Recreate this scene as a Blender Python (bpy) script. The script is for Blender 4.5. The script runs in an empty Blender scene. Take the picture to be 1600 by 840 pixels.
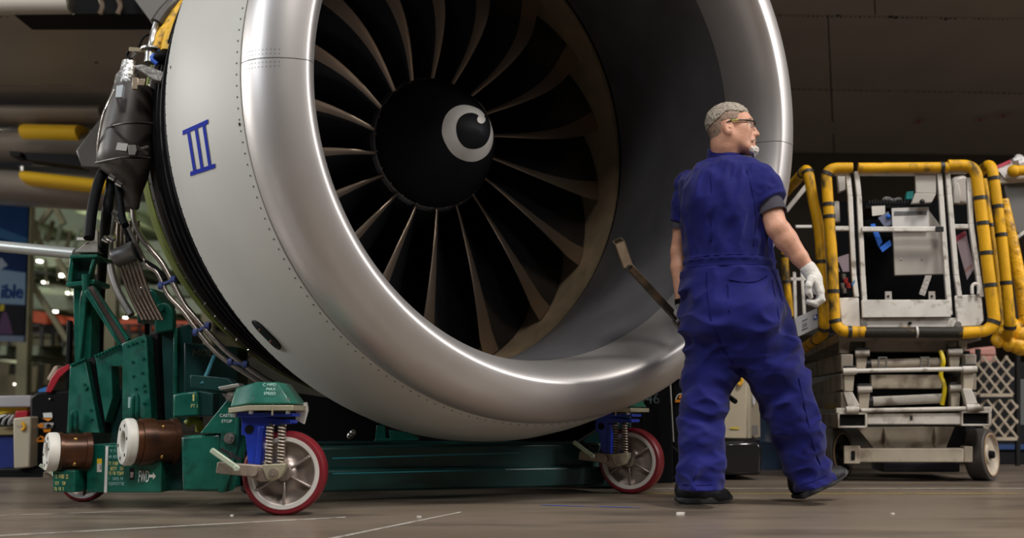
import bpy, bmesh, math, random
import numpy as np
from mathutils import Vector, Matrix, noise
from math import sin, cos, pi, radians as R, atan2, hypot, sqrt
random.seed(7)
SC = bpy.context.scene
COL = SC.collection
V = Vector

# ------------------------------------------------------------------ camera, world, lamps, exposure
FPX, HORIZON, CAMH = 1500.0, 651.0, 0.38
PITCH = math.atan((HORIZON - 420) / FPX)
cam_data = bpy.data.cameras.new('camera')
cam_data.sensor_width = 36; cam_data.lens = 36 * FPX / 1600
cam_data.dof.use_dof = True; cam_data.dof.focus_distance = 4.35; cam_data.dof.aperture_fstop = 1.6
cam_data.clip_end = 200
cam = bpy.data.objects.new('camera', cam_data); COL.objects.link(cam)
cam.location = (0, 0, CAMH); cam.rotation_euler = (pi / 2 + PITCH, 0, 0)
SC.camera = cam
SC.view_settings.view_transform = 'Standard'; SC.view_settings.look = 'None'
SC.view_settings.gamma = 1; SC.view_settings.use_curve_mapping = False
SC.view_settings.exposure = 0.0
world = bpy.data.worlds.new('hangar_air'); SC.world = world; world.use_nodes = True
world.node_tree.nodes['Background'].inputs[0].default_value = (0.55, 0.60, 0.68, 1)
world.node_tree.nodes['Background'].inputs[1].default_value = 0.020

def lamp(loc, size, power, col=(1, .93, .84), target=None, sy=None):
    d = bpy.data.lights.new('hangar_and_fill_lamp', 'AREA'); d.energy = power; d.color = col
    d.shape = 'RECTANGLE'; d.size = size; d.size_y = sy or size
    o = bpy.data.objects.new('hangar_and_fill_lamp', d); COL.objects.link(o); o.location = loc
    if target: o.rotation_euler = (V(target) - V(loc)).to_track_quat('-Z', 'Y').to_euler()
    return o
# rows of high-bay lamps under the hangar roof, and low side lights added for brightness
lamp((-4.5, -0.5, 10.0), 2.0, 260, (.95, .98, 1), (-2, 4, 1))
lamp((4.5, -0.5, 10.0), 2.0, 800, (1, .95, .88), (1.5, 4, 1))
lamp((0.0, -6.0, 9.0), 2.0, 480, (1, .96, .90), (0, 4, 1))
lamp((11.0, 1.5, 5.5), 2.6, 620, (1, .96, .92), (1.4, 4.3, 1.5))  # added side light, brightens the right rim of the inlet lip
lamp((-11.0, 0.0, 5.5), 2.6, 430, (.93, .97, 1), (-1.5, 4.5, 1.8))  # added side light, brightens the left flank of the cowl
lamp((-12.5, 7.0, 4.2), 2.0, 620, (1, .96, .90), (-6, 11, 2.8))  # added light for the flap covers and the banner

# ------------------------------------------------------------------ helpers
CP, SP = cos(PITCH), sin(PITCH)
def ray(px, py):
    x = (px - 800) / FPX; u = -(py - 420) / FPX
    return V((x, CP - SP * u, SP + CP * u))
def U(px, py, Y):
    "the place at depth Y that the photograph shows at (px, py)"
    d = ray(px, py); return V((0, 0, CAMH)) + d * (Y / d.y)
def FL(px, py, z=0.0):
    d = ray(px, py); return V((0, 0, CAMH)) + d * ((z - CAMH) / d.z)

def frame(ax, up=None):
    ax = V(ax).normalized(); up = V(up) if up else (V((0, 0, 1)) if abs(ax.z) < .95 else V((0, 1, 0)))
    e1 = (up - ax * up.dot(ax)).normalized()
    return ax, e1, ax.cross(e1)

class MB:
    def __init__(s): s.v = []; s.f = []; s.mi = []; s.m = 0
    def add(s, vs, fs):
        n = len(s.v); s.v += [V(v) for v in vs]
        for f in fs: s.f.append([i + n for i in f]); s.mi.append(s.m)
        return s
    def box(s, c, size, rot=None):
        c = V(c); hx, hy, hz = [q / 2 for q in size]
        vs = [V((x, y, z)) for x in (-hx, hx) for y in (-hy, hy) for z in (-hz, hz)]
        if rot is not None: vs = [rot @ v for v in vs]
        return s.add([c + v for v in vs], [(0, 1, 3, 2), (4, 6, 7, 5), (0, 4, 5, 1), (2, 3, 7, 6), (0, 2, 6, 4), (1, 5, 7, 3)])
    def beam(s, p0, p1, w, h, up=None):
        "rectangular bar; h along up, w across"
        p0, p1 = V(p0), V(p1); a, e1, e2 = frame(p1 - p0, up)
        vs = [p + e2 * (w / 2 * i) + e1 * (h / 2 * j) for p in (p0, p1) for i, j in ((-1, -1), (1, -1), (1, 1), (-1, 1))]
        return s.add(vs, [(3, 2, 1, 0), (4, 5, 6, 7), (0, 1, 5, 4), (1, 2, 6, 5), (2, 3, 7, 6), (3, 0, 4, 7)])
    def cyl(s, p0, p1, r0, r1=None, n=20, caps=True):
        p0, p1 = V(p0), V(p1); r1 = r0 if r1 is None else r1; a, e1, e2 = frame(p1 - p0)
        vs = [p + (e1 * cos(2 * pi * k / n) + e2 * sin(2 * pi * k / n)) * r for p, r in ((p0, r0), (p1, r1)) for k in range(n)]
        fs = [(k, (k + 1) % n, n + (k + 1) % n, n + k) for k in range(n)]
        if caps: fs += [tuple(range(n - 1, -1, -1)), tuple(range(n, 2 * n))]
        return s.add(vs, fs)
    def tube(s, path, r, n=12, caps=True, r1=None):
        path = [V(p) for p in path]; vs = []; m = len(path); e1 = None
        for i, p in enumerate(path):
            t = (path[min(i + 1, m - 1)] - path[max(i - 1, 0)]).normalized()
            if e1 is None: _, e1, _ = frame(t)
            e1 = (e1 - t * e1.dot(t)).normalized(); e2 = t.cross(e1)
            rr = r if r1 is None else r + (r1 - r) * i / (m - 1)
            vs += [p + (e1 * cos(2 * pi * k / n) + e2 * sin(2 * pi * k / n)) * rr for k in range(n)]
        fs = [(i * n + k, i * n + (k + 1) % n, (i + 1) * n + (k + 1) % n, (i + 1) * n + k) for i in range(m - 1) for k in range(n)]
        if caps: fs += [tuple(range(n - 1, -1, -1)), tuple(range((m - 1) * n, m * n))]
        return s.add(vs, fs)
    def lathe(s, prof, org, ax, n=48, t0=0, t1=2 * pi, ring=False, up=None, fr=None):
        "prof: (axial, radius) pairs; ring closes the profile"
        org = V(org); a, e1, e2 = frame(ax, up); full = abs(t1 - t0 - 2 * pi) < 1e-6
        m = n if full else n + 1; vs = []
        for (x, r) in prof:
            for k in range(m):
                t = t0 + (t1 - t0) * k / n
                rr = fr(x, r, t) if fr else r
                vs.append(org + a * x + (e1 * cos(t) + e2 * sin(t)) * rr)
        q = len(prof); fs = []
        for i in range(q if ring else q - 1):
            j = (i + 1) % q
            for k in range(n):
                k2 = (k + 1) % m
                fs.append((i * m + k, j * m + k, j * m + k2, i * m + k2))
        if ring and not full:
            fs.append(tuple(i * m for i in range(q))); fs.append(tuple(i * m + m - 1 for i in range(q - 1, -1, -1)))
        return s.add(vs, fs)
    def prism(s, poly, ext):
        "closed polygon (3D points) pushed along ext"
        poly = [V(p) for p in poly]; ext = V(ext); n = len(poly)
        nrm = sum(((poly[i] - poly[0]).cross(poly[(i + 1) % n] - poly[0]) for i in range(n)), V((0, 0, 0)))
        if nrm.dot(ext) > 0: poly = poly[::-1]
        vs = poly + [p + ext for p in poly]
        fs = [tuple(range(n)), tuple(range(2 * n - 1, n - 1, -1))] + [(i, n + i, n + (i + 1) % n, (i + 1) % n) for i in range(n)]
        return s.add(vs, fs)
    def ball(s, c, r, n=12, m=8, sq=(1, 1, 1)):
        c = V(c); vs = [c + V((0, 0, r * sq[2]))]
        for i in range(1, m):
            for k in range(n):
                vs.append(c + V((r * sq[0] * sin(pi * i / m) * cos(2 * pi * k / n), r * sq[1] * sin(pi * i / m) * sin(2 * pi * k / n), r * sq[2] * cos(pi * i / m))))
        vs.append(c - V((0, 0, r * sq[2]))); L = len(vs) - 1; fs = [(0, 1 + k, 1 + (k + 1) % n) for k in range(n)]
        for i in range(m - 2):
            fs += [(1 + i * n + k, 1 + (i + 1) * n + k, 1 + (i + 1) * n + (k + 1) % n, 1 + i * n + (k + 1) % n) for k in range(n)]
        fs += [(L, 1 + (m - 2) * n + (k + 1) % n, 1 + (m - 2) * n + k) for k in range(n)]
        return s.add(vs, fs)
    def build(s, name, mat, parent=None, smooth=35, bevel=0, seg=2, raw=False):
        r = None if raw else parent
        while r is not None and r.parent is not None: r = r.parent
        off = r.location if r is not None else V((0, 0, 0))
        me = bpy.data.meshes.new(name)
        me.from_pydata([tuple(v - off) for v in s.v], [], s.f)
        mats = mat if isinstance(mat, (list, tuple)) else [mat]
        for m in mats: me.materials.append(m)
        if len(mats) > 1: me.polygons.foreach_set('material_index', s.mi)
        if smooth:
            me.shade_smooth(); me.set_sharp_from_angle(angle=R(smooth))
        me.update()
        o = bpy.data.objects.new(name, me); COL.objects.link(o)
        if parent is not None: o.parent = parent
        if bevel:
            b = o.modifiers.new('edge', 'BEVEL'); b.width = bevel; b.segments = seg; b.limit_method = 'ANGLE'; b.angle_limit = R(40)
        return o

def tag(o, label, cat, group=None, kind=None):
    if label: o['label'] = label
    if cat: o['category'] = cat
    if group: o['group'] = group
    if kind: o['kind'] = kind
    return o
def thing(name, label, cat, loc=(0, 0, 0), group=None):
    o = bpy.data.objects.new(name, None); COL.objects.link(o); o.location = loc; o.empty_display_size = .1
    return tag(o, label, cat, group)
def copy_tree(o, parent=None):
    c = o.copy(); COL.objects.link(c)
    if parent is not None: c.parent = parent
    for ch in list(o.children): copy_tree(ch, c)
    return c
def bez(pts, n=8):
    "smooth path through points (Catmull-Rom)"
    pts = [V(p) for p in pts]; q = [pts[0] * 2 - pts[1]] + pts + [pts[-1] * 2 - pts[-2]]; out = []
    for i in range(1, len(q) - 2):
        for k in range(n):
            t = k / n; a, b, c, d = q[i - 1], q[i], q[i + 1], q[i + 2]
            out.append(.5 * ((2 * b) + (c - a) * t + (2 * a - 5 * b + 4 * c - d) * t * t + (3 * b - a - 3 * c + d) * t ** 3))
    return out + [pts[-1]]
def rounded(pts, r, n=5):
    "polyline with its corners rounded to radius r"
    pts = [V(p) for p in pts]; out = [pts[0]]
    for i in range(1, len(pts) - 1):
        a, b, c = pts[i - 1], pts[i], pts[i + 1]
        u, w = (a - b), (c - b); d = min(r, u.length * .49, w.length * .49)
        p0, p1 = b + u.normalized() * d, b + w.normalized() * d
        out += [p0 * (1 - t) ** 2 + b * 2 * t * (1 - t) + p1 * t * t for t in [k / n for k in range(n + 1)]]
    return out + [pts[-1]]

def M(name, col, rough=.5, metal=0., spec=.5, var=0., vs=6., dirt=None, dscale=3., damt=.5, bump=0., bscale=40., stretch=None, emit=0, sheen=0, rvar=0.):
    m = bpy.data.materials.new(name); m.use_nodes = True; nt = m.node_tree; N = nt.nodes; L = nt.links
    b = N['Principled BSDF']; b.inputs['Base Color'].default_value = (*col, 1)
    b.inputs['Roughness'].default_value = rough; b.inputs['Metallic'].default_value = metal
    b.inputs['Specular IOR Level'].default_value = spec
    if sheen: b.inputs['Sheen Weight'].default_value = sheen
    if emit:
        b.inputs['Emission Color'].default_value = (*col, 1); b.inputs['Emission Strength'].default_value = emit
    if not (var or dirt or bump or rvar): return m
    tc = N.new('ShaderNodeTexCoord'); mp = N.new('ShaderNodeMapping'); L.new(tc.outputs['Object'], mp.inputs[0])
    if stretch: mp.inputs['Scale'].default_value = stretch
    src = None
    def nz(scale, det=5):
        n = N.new('ShaderNodeTexNoise'); n.inputs['Scale'].default_value = scale; n.inputs['Detail'].default_value = det
        L.new(mp.outputs[0], n.inputs['Vector']); return n
    if var:
        n = nz(vs); r = N.new('ShaderNodeMapRange'); r.inputs['From Min'].default_value = .3; r.inputs['From Max'].default_value = .7
        r.inputs['To Min'].default_value = 1 - var; r.inputs['To Max'].default_value = 1 + var
        L.new(n.outputs['Fac'], r.inputs['Value'])
        mx = N.new('ShaderNodeMix'); mx.data_type = 'RGBA'; mx.blend_type = 'MULTIPLY'; mx.inputs[0].default_value = 1
        mx.inputs[6].default_value = (*col, 1); L.new(r.outputs[0], mx.inputs[7]); src = mx.outputs[2]
        if rvar:
            r2 = N.new('ShaderNodeMapRange'); r2.inputs['From Min'].default_value = .3; r2.inputs['From Max'].default_value = .7
            r2.inputs['To Min'].default_value = rough - rvar; r2.inputs['To Max'].default_value = rough + rvar
            L.new(n.outputs['Fac'], r2.inputs['Value']); L.new(r2.outputs[0], b.inputs['Roughness'])
    if dirt:
        n = nz(dscale, 8); r = N.new('ShaderNodeMapRange'); r.inputs['From Min'].default_value = 1 - damt - .08; r.inputs['From Max'].default_value = 1 - damt + .08
        L.new(n.outputs['Fac'], r.inputs['Value'])
        mx = N.new('ShaderNodeMix'); mx.data_type = 'RGBA'; L.new(r.outputs[0], mx.inputs[0])
        if src: L.new(src, mx.inputs[6])
        else: mx.inputs[6].default_value = (*col, 1)
        mx.inputs[7].default_value = (*dirt, 1); src = mx.outputs[2]
    if src: L.new(src, b.inputs['Base Color'])
    if bump:
        n = nz(bscale, 3); bp = N.new('ShaderNodeBump'); bp.inputs['Strength'].default_value = bump; bp.inputs['Distance'].default_value = .01
        L.new(n.outputs['Fac'], bp.inputs['Height']); L.new(bp.outputs[0], b.inputs['Normal'])
    return m

def words(txt, name, mat, parent, org, right, up, height, lift=.0015, bold=0., align='LEFT', sx=1.):
    "flat lettering as a mesh on a surface: right/up span it"
    cu = bpy.data.curves.new(name, 'FONT'); cu.body = txt; cu.size = height / .72; cu.align_x = align; cu.offset = bold * height; cu.resolution_u = 3
    t = bpy.data.objects.new('t', cu); COL.objects.link(t)
    me = bpy.data.meshes.new_from_object(t); bpy.data.objects.remove(t)
    right, up = V(right).normalized(), V(up).normalized(); nrm = right.cross(up)
    r = parent
    while r is not None and r.parent is not None: r = r.parent
    off = r.location if r is not None else V((0, 0, 0))
    for v in me.vertices: v.co = V(org) - off + right * v.co.x * sx + up * v.co.y + nrm * lift
    me.name = name; me.materials.clear(); me.materials.append(mat)
    o = bpy.data.objects.new(name, me); COL.objects.link(o)
    if parent is not None: o.parent = parent
    return o

# ------------------------------------------------------------------ materials
black = M('black_rubber', (.004, .004, .005), .6, spec=.15)
dark = M('dark_steel', (.03, .03, .032), .45, .6)
blackpaint = M('black_paint', (.008, .008, .009), .45, spec=.3)
steel = M('bare_steel', (.42, .41, .39), .38, 1., var=.15)
chrome = M('bright_steel', (.62, .60, .57), .25, 1.)
green = M('green_enamel', (.0060, .105, .072), .30, var=.22, vs=9, rvar=.08, dirt=(.004, .045, .035), dscale=14, damt=.36)
whitepaint = M('white_ink', (.75, .75, .72), .6)
yellowink = M('yellow_ink', (.70, .62, .22), .6)
floor_mat = M('sealed_concrete', (.180, .141, .108), .34, var=.18, vs=1.1, rvar=.10, dirt=(.090, .071, .056), dscale=2.2, damt=.42, bump=.10, bscale=6., stretch=(.45, 1.6, 1))
wing_mat = M('grey_wing_paint', (.33, .295, .26), .34, var=.10, vs=1.3, rvar=.06)
cowl_mat = M('light_grey_paint', (.56, .555, .52), .52, var=.04, vs=3)
lip_mat = M('brushed_aluminium', (.60, .575, .57), .45, .85, var=.05, vs=4, bump=.02, bscale=160)
barrel_mat = M('perforated_grey_metal', (.17, .17, .185), .42, .55, var=.12, vs=5)
liner_mat = M('tan_abradable', (.21, .155, .095), .6, var=.18, vs=9)
blade_mat = M('carbon_blade', (.012, .012, .014), .22, .0)
edge_mat = M('titanium_edge', (.40, .31, .235), .38, .85)
spin_mat = M('black_spinner', (.006, .006, .009), .6, spec=.25)
rivet_mat = M('dark_rivet', (.055, .05, .045), .5, .3)
blueink = M('blue_ink', (.006, .025, .36), .75, spec=.15)
olive = M('olive_primer', (.13, .16, .022), .45, var=.2, vs=8)
shroud = M('grey_brown_composite', (.060, .050, .045), .45, var=.12, vs=9)
foil = M('crinkled_foil', (.55, .54, .52), .36, .9, bump=.6, bscale=45)
# ------------------------------------------------------------------ hangar shell
b = MB(); b.box((0, 12, -.05), (70, 60, .1)); o = b.build('floor', floor_mat); o['kind'] = 'structure'
wall_m = M('hangar_cladding', (.16, .15, .13), .7, var=.2, vs=.6)
b = MB(); b.box((0, 40, 7), (70, .3, 14)); o = b.build('wall_back', wall_m); o['kind'] = 'structure'
b = MB(); b.box((0, 14, 14.1), (70, 56, .2)); o = b.build('ceiling', M('roof_deck', (.10, .10, .10), .8)); o['kind'] = 'structure'
line_m = M('worn_white_line', (.62, .58, .52), .5, var=.2, dirt=(.14, .11, .09), dscale=9, damt=.40)
ylw_line = M('worn_yellow_line', (.62, .45, .06), .5, dirt=(.22, .18, .15), dscale=9, damt=.40)
def stripe(name, p0, p1, w, mat):
    a, c = FL(*p0), FL(*p1); d = (c - a).normalized(); n = V((-d.y, d.x, 0)) * w / 2
    b = MB(); b.add([a - n, c - n, c + n, a + n], [(0, 1, 2, 3)])
    b.v = [v + V((0, 0, .0015)) for v in b.v]
    o = b.build(name, mat, smooth=0); o['kind'] = 'structure'; return o
stripe('trim_1', (1020, 763), (1640, 763), .022, line_m)
stripe('trim_2', (1010, 771), (1640, 771), .020, ylw_line)
stripe('trim_3', (-20, 838), (540, 808), .018, line_m)
stripe('trim_4', (-20, 806), (250, 797), .012, line_m)
stripe('trim_5', (500, 845), (720, 800), .012, line_m)
stripe('trim_6', (845, 789), (1000, 793), .025, M('blue_floor_paint', (.05, .10, .40), .5, dirt=(.2, .17, .15), dscale=12, damt=.45))
# ------------------------------------------------------------------ jet engine
ES = 1.17                                    # metres per unit of the profiles below
EC = V((-0.47259, 5.43474, 1.95065)); EA = V((0.51311684, -0.85127521, -0.10973431))
_, E1, E2 = frame(EA)
def EP(a, r, t): return EC + (EA * a + (E1 * cos(t) + E2 * sin(t)) * r) * ES
def EL(b, prof, org, ax, n, *args, fr=None, **kw):
    if fr: kw['fr'] = lambda a, r, t: fr(a / ES, r / ES, t) * ES
    return b.lathe([(a * ES, r * ES) for a, r in prof], org, ax, n, *args, **kw)
def on_rev(px, py, prof, near=1.5, far=9.):
    "first point of the pixel's ray on the surface of revolution r = prof(a)"
    d = ray(px, py).normalized(); o = V((0, 0, CAMH)); prev = None
    n = 900
    for i in range(n):
        s_ = near + (far - near) * i / n; p = o + d * s_; q = (p - EC) / ES; a = q.dot(EA); rad = (q - EA * a).length
        pr = prof(a)
        if pr is None: prev = None; continue
        g = rad - pr
        if prev is not None and prev[0] > 0 >= g:
            t = prev[0] / (prev[0] - g); return o + d * (prev[1] + (s_ - prev[1]) * t)
        prev = (g, s_)
    return None
def interp(prof):
    xs = [p[0] for p in prof]
    def f(a):
        if a < xs[0] or a > xs[-1]: return None
        return float(np.interp(a, xs, [p[1] for p in prof]))
    return f
def ang(p):
    q = p - EC; q = q - EA * q.dot(EA); return atan2(q.dot(E2), q.dot(E1))
engine = thing('jet_engine', 'huge turbofan engine with pale grey cowl, polished round inlet and dark curved fan blades', 'jet engine', (EC.x, EC.y, 0))

# cowl: outer skin curving from its open rear edge to the inlet seam
cowl_prof = [(.442, 1.358), (.50, 1.364), (.60, 1.370), (.70, 1.367), (.80, 1.352), (.90, 1.330), (1.0, 1.300), (1.08, 1.271), (1.1215, 1.2535)]
def full_bottom(a, r, t): return r + .018 * max(0, -cos(t)) ** 6 * min(1, max(0, (1.127 - a) / .5))
b = MB(); EL(b, cowl_prof + [(1.1215, 1.235), (.8, 1.31), (.442, 1.345)], EC, EA, 160, ring=True, fr=full_bottom)
cowl = b.build('fan_cowl', cowl_mat, engine, 40)
cowl_f = interp(cowl_prof)
def on_cowl(px, py):
    p = on_rev(px, py, cowl_f); t = ang(p)
    return on_rev(px, py, lambda a: None if cowl_f(a) is None else full_bottom(a, cowl_f(a), t))
def rivets(par, name, ring, n, t0=0., rr=.0044, skip=None):
    b = MB()
    for a, r in ring:
        for k in range(n):
            t = t0 + 2 * pi * k / n; r2 = full_bottom(a, r, t) if par is cowl else r; p = EP(a, r2, t); nrm = (E1 * cos(t) + E2 * sin(t))
            b.cyl(p - nrm * .002, p + nrm * .0016, rr, rr * .8, 6)
    o = b.build(name, rivet_mat, par); o['kind'] = 'stuff'; return o
rivets(cowl, 'rivet', [(1.105, cowl_f(1.105)), (.460, 1.3595)], 210)
# the blue numeral, mapped on the skin
def skin_patch(b, pts, prof, lift=.0025, sub=6):
    "a quad of pixels laid on the cowl as a fine grid"
    g = []
    for i in range(sub + 1):
        for j in range(sub + 1):
            u, w = i / sub, j / sub
            x = (pts[0][0] * (1 - u) + pts[1][0] * u) * (1 - w) + (pts[3][0] * (1 - u) + pts[2][0] * u) * w
            y = (pts[0][1] * (1 - u) + pts[1][1] * u) * (1 - w) + (pts[3][1] * (1 - u) + pts[2][1] * u) * w
            p = on_cowl(x, y); t = ang(p); g.append(p + (E1 * cos(t) + E2 * sin(t)) * lift)
    k = sub + 1
    b.add(g, [(i * k + j, (i + 1) * k + j, (i + 1) * k + j + 1, i * k + j + 1) for i in range(sub) for j in range(sub)])
b = MB()
for q in ([(286, 204), (326, 186), (326, 193), (286, 211)], [(298, 268), (337, 255), (337, 262), (298, 275)],
          [(293, 208), (297.5, 206), (307.5, 268), (303, 270)], [(305, 203), (309.5, 201), (319, 264), (314.5, 266)], [(317, 197), (321.5, 195), (331, 259), (326.5, 261)]):
    skin_patch(b, q, lambda a: (cowl_f(a)))
b.build('numeral_marking', blueink, cowl)
# oval recessed latch window
lc = on_cowl(416, 523); lt = ang(lc); ln = E1 * cos(lt) + E2 * sin(lt)
lu = (on_cowl(438, 546) - on_cowl(394, 501)).normalized(); lw = ln.cross(lu).normalized()
def oval(b, c, l, w, d0, d1):
    n = 28; pts = []
    for k in range(n):
        t = 2 * pi * k / n; cx = (l - w) * (1 if cos(t) > 0 else -1)
        pts.append(c + lu * (cx + w * cos(t)) + lw * (w * sin(t)) + ln * d0)
    b.prism(pts, ln * (d1 - d0))
b = MB(); oval(b, lc, .088, .056, -.01, .0045); lt_o = b.build('latch_window', blackpaint, cowl, bevel=.001)
b = MB(); oval(b, lc, .070, .040, .002, .0055); b.build('latch_cover', M('dark_glass', (.02, .017, .015), .15), lt_o)
for k in (-1, 1):
    b = MB(); b.ball(lc + lu * .035 * k + ln * .006, .006, 8, 6); b.build('latch_button', M('red_button', (.25, .05, .03), .4), lt_o)
for (px, py) in ((267, 105), (374, 194)):
    p = on_cowl(px, py); t = ang(p); nn = E1 * cos(t) + E2 * sin(t); b = MB(); b.cyl(p - nn * .003, p + nn * .002, .007, .007, 10); b.build('drain_hole', black, cowl)

# polished inlet lip in two halves
def lip_profile():
    an, Rn, R1, a1, R2, a2 = 1.300, 1.088, 1.251, 1.131, 1.012, 1.029
    o = [(a1 + (an - a1) * sin(x), Rn + (R1 - Rn) * cos(x)) for x in [pi / 2 * k / 18 for k in range(19)]]
    i = [(a2 + (an - a2) * cos(x), Rn - (Rn - R2) * sin(x)) for x in [pi / 2 * k / 18 for k in range(1, 19)]]
    return o + i
LP = lip_profile()
lip_outer = interp(LP[:19])
tl = ang(on_rev(440, 90, lip_outer)); tr = ang(on_rev(1208, 203, interp([(a, r) for a, r in LP[:19]])) or EP(1.2, 1.2, -pi / 2))
if tr > tl: tr -= 2 * pi
GAP = .0012
inner_side = [(r_ - .0, q) for r_, q in []]
for (t0, t1, nn_) in ((tl + GAP, tr + 2 * pi - GAP, 120), (tr + GAP, tl - GAP, 120)):
    b = MB(); EL(b, LP + [(1.029, 1.03), (1.131, 1.225)], EC, EA, nn_, t0, t1, ring=True)
    lip = b.build('inlet_lip', lip_mat, engine, 50)
    b = MB()
    for te, sg in ((t0, 1), (t1, -1)):
        for row in (.012, .026):
            for k in range(12):
                a_, r_ = LP[1 + k]
                t = te + sg * row / 1.2; p = EP(a_, r_, t); q = LP[2 + k]; nrm = V((0, 0, 0))
                da, dr = q[0] - LP[k][0], q[1] - LP[k][1]; l = hypot(da, dr); er = E1 * cos(t) + E2 * sin(t)
                nrm = (er * (-da / l) + EA * (dr / l)) * -1
                b.cyl(p - nrm * .002, p + nrm * .0007, .0024, .002, 6)
    o = b.build('seam_rivet', M('lip_rivet', (.22, .21, .21), .4, .8) if t0 > t1 - 9 and 'lip_rivet' not in bpy.data.materials else bpy.data.materials['lip_rivet'], lip); o['kind'] = 'stuff'
b = MB(); EL(b, [(1.131, 1.243), (1.119, 1.243)], EC, EA, 120); EL(b, [(1.031, 1.017), (1.024, 1.017)], EC, EA, 120)
EL(b, [(a * .995 + .004, 1.135 + (r - 1.135) * .95) for a, r in LP], EC, EA, 120)
b.build('seam_gap', black, engine)
# inner barrel widening to the fan, dark groove, tan liner
bp = [(1.026, 1.012), (.9, 1.012), (.7, 1.025), (.5, 1.052), (.3, 1.09), (.15, 1.128), (0.02, 1.172)]
b = MB(); EL(b, bp + [(0.02, 1.2), (.5, 1.1), (1.026, 1.035)], EC, EA, 140, ring=True); b.build('inner_barrel', barrel_mat, engine, 50)
b = MB(); EL(b, [(.02, 1.185), (-.022, 1.19)], EC, EA, 120); b.build('fan_case_groove', black, engine)
b = MB(); EL(b, [(-.022, 1.168), (-.25, 1.165), (-.55, 1.13), (-.60, 1.13), (-.6, 1.2), (-.022, 1.2)], EC, EA, 120, ring=True); b.build('abradable_liner', liner_mat, engine, 50)
# spinner with its white comma swirl
SPN = [(.035, .318), (.06, .316), (.12, .294), (.2, .253), (.28, .205), (.36, .152), (.42, .106), (.46, .070), (.483, .042), (.497, .016), (.50, .0005)]
b = MB(); EL(b, [(-.1, .318)] + SPN, EC, EA, 72); spinner = b.build('spinner', spin_mat, engine, 60)
b = MB(); EL(b, [(.030, .318), (.036, .3245), (.042, .318)], EC, EA, 72); b.build('spinner_rim', M('worn_edge', (.16, .15, .14), .4, .7), spinner)
b = MB()
for k in range(24):
    p = EP(.052, .3185, 2 * pi * k / 24); b.ball(p, .004, 6, 4)
o = b.build('spinner_screw', M('screw_head', (.35, .33, .3), .35, .8), spinner); o['kind'] = 'stuff'
spin_f = interp(SPN)
zo = [(735, 425), (752, 447), (775, 480), (800, 540), (812, 590), (805, 640), (785, 675), (755, 697), (720, 705), (680, 698), (640, 675), (610, 635), (592, 590), (592, 550), (605, 510), (630, 480), (665, 463), (700, 462), (735, 472), (762, 488), (776, 508)]
zi = [(730, 428), (755, 457), (780, 490), (795, 530), (800, 560), (797, 590), (785, 620), (765, 640), (735, 650), (705, 648), (680, 635), (660, 605), (652, 570), (655, 540), (668, 515), (690, 500), (715, 495), (738, 500), (750, 510)]
def resamp(p, n):
    p = bez([V((x, y, 0)) for x, y in p], 10); L = [0]
    for i in range(1, len(p)): L.append(L[-1] + (p[i] - p[i - 1]).length)
    out = []
    for k in range(n):
        t = L[-1] * k / (n - 1); out.append((float(np.interp(t, L, [q.x for q in p])), float(np.interp(t, L, [q.y for q in p]))))
    return out
def spin_pt(zx, zy):
    x, y = 480 + zx / 2.8, zy / 2.8
    for k in range(30):
        p = on_rev(x, y, spin_f, 3.9, 6.2)
        if p:
            q = (p - EC) / ES; a = q.dot(EA); er = (q - EA * a).normalized(); da = .004; sl = ((spin_f(min(a + da, .4999)) or 0) - (spin_f(max(a - da, .036)) or .3)) / (2 * da)
            return p + (er - EA * sl).normalized() * .0035
        x += (690 - x) * .012; y += (218 - y) * .012
A_, B_ = resamp(zo, 56), resamp(zi, 56); b = MB(); grid = []
for (x0, y0), (x1, y1) in zip(A_, B_):
    for j in range(6): grid.append(spin_pt(x0 + (x1 - x0) * j / 5, y0 + (y1 - y0) * j / 5))
ok = [g is not None for g in grid]; grid = [g or V((0, 0, 0)) for g in grid]
b.add(grid, [(i * 6 + j, (i + 1) * 6 + j, (i + 1) * 6 + j + 1, i * 6 + j + 1) for i in range(55) for j in range(5) if ok[i * 6 + j] and ok[i * 6 + j + 1] and ok[i * 6 + 6 + j] and ok[i * 6 + 7 + j]])
b.build('swirl_marking', M('white_swirl', (.62, .60, .57), .5), spinner); b = MB()
for rr0, rr1 in ((0, 17.5),):
    n = 24; vs = [spin_pt(760 + rr * cos(2 * pi * k / n), 524 + rr * sin(2 * pi * k / n)) for rr in (1., rr1) for k in range(n)]
    b.add(vs, [(k, (k + 1) % n, n + (k + 1) % n, n + k) for k in range(n)] + [tuple(range(n))[::-1]])
b.build('swirl_tip', bpy.data.materials['white_swirl'], spinner)
# hub and eighteen wide-chord blades, each with a metal leading edge
b = MB(); EL(b, [(.03, .318), (.02, .335), (-.35, .42), (-.6, .46), (-.6, .1)], EC, EA, 72); b.build('fan_hub', M('hub_black', (.012, .012, .013), .5), engine)
def blade_section(r):
    u = max(0., (r - .33) / (1.155 - .33))
    st = R(18 + 46 * u ** .9); ch = .34 + .30 * sin(min(1, u * 1.15) * pi * .52)
    ale = .045 + .055 * sin(pi * min(u * 1.15, 1)) - .20 * u ** 2.2          # forward bow at mid span, swept back tip
    tle = -.055 * sin(pi * u * .9) - .01 * u                                  # lean (metres, cw negative)
    return st, ch, ale, tle
def blade_pts(r, s_, side, k):
    st, ch, ale, tle = blade_section(r); x = s_ * ch
    th = (.012 + .012 * (1 - (r - .33) / .83)) * max(0, 4 * s_ * (1 - s_)) ** .5 * .5 + .0015
    camber = .10 * ch * 4 * s_ * (1 - s_) * .5
    aa = ale - x * cos(st) + camber * sin(st) + side * th * sin(st)
    tt = tle + x * sin(st) + camber * cos(st) * 1. + side * th * cos(st)
    return EP(aa, r, BL0 + 2 * pi * k / 18 + tt / r)
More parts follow.
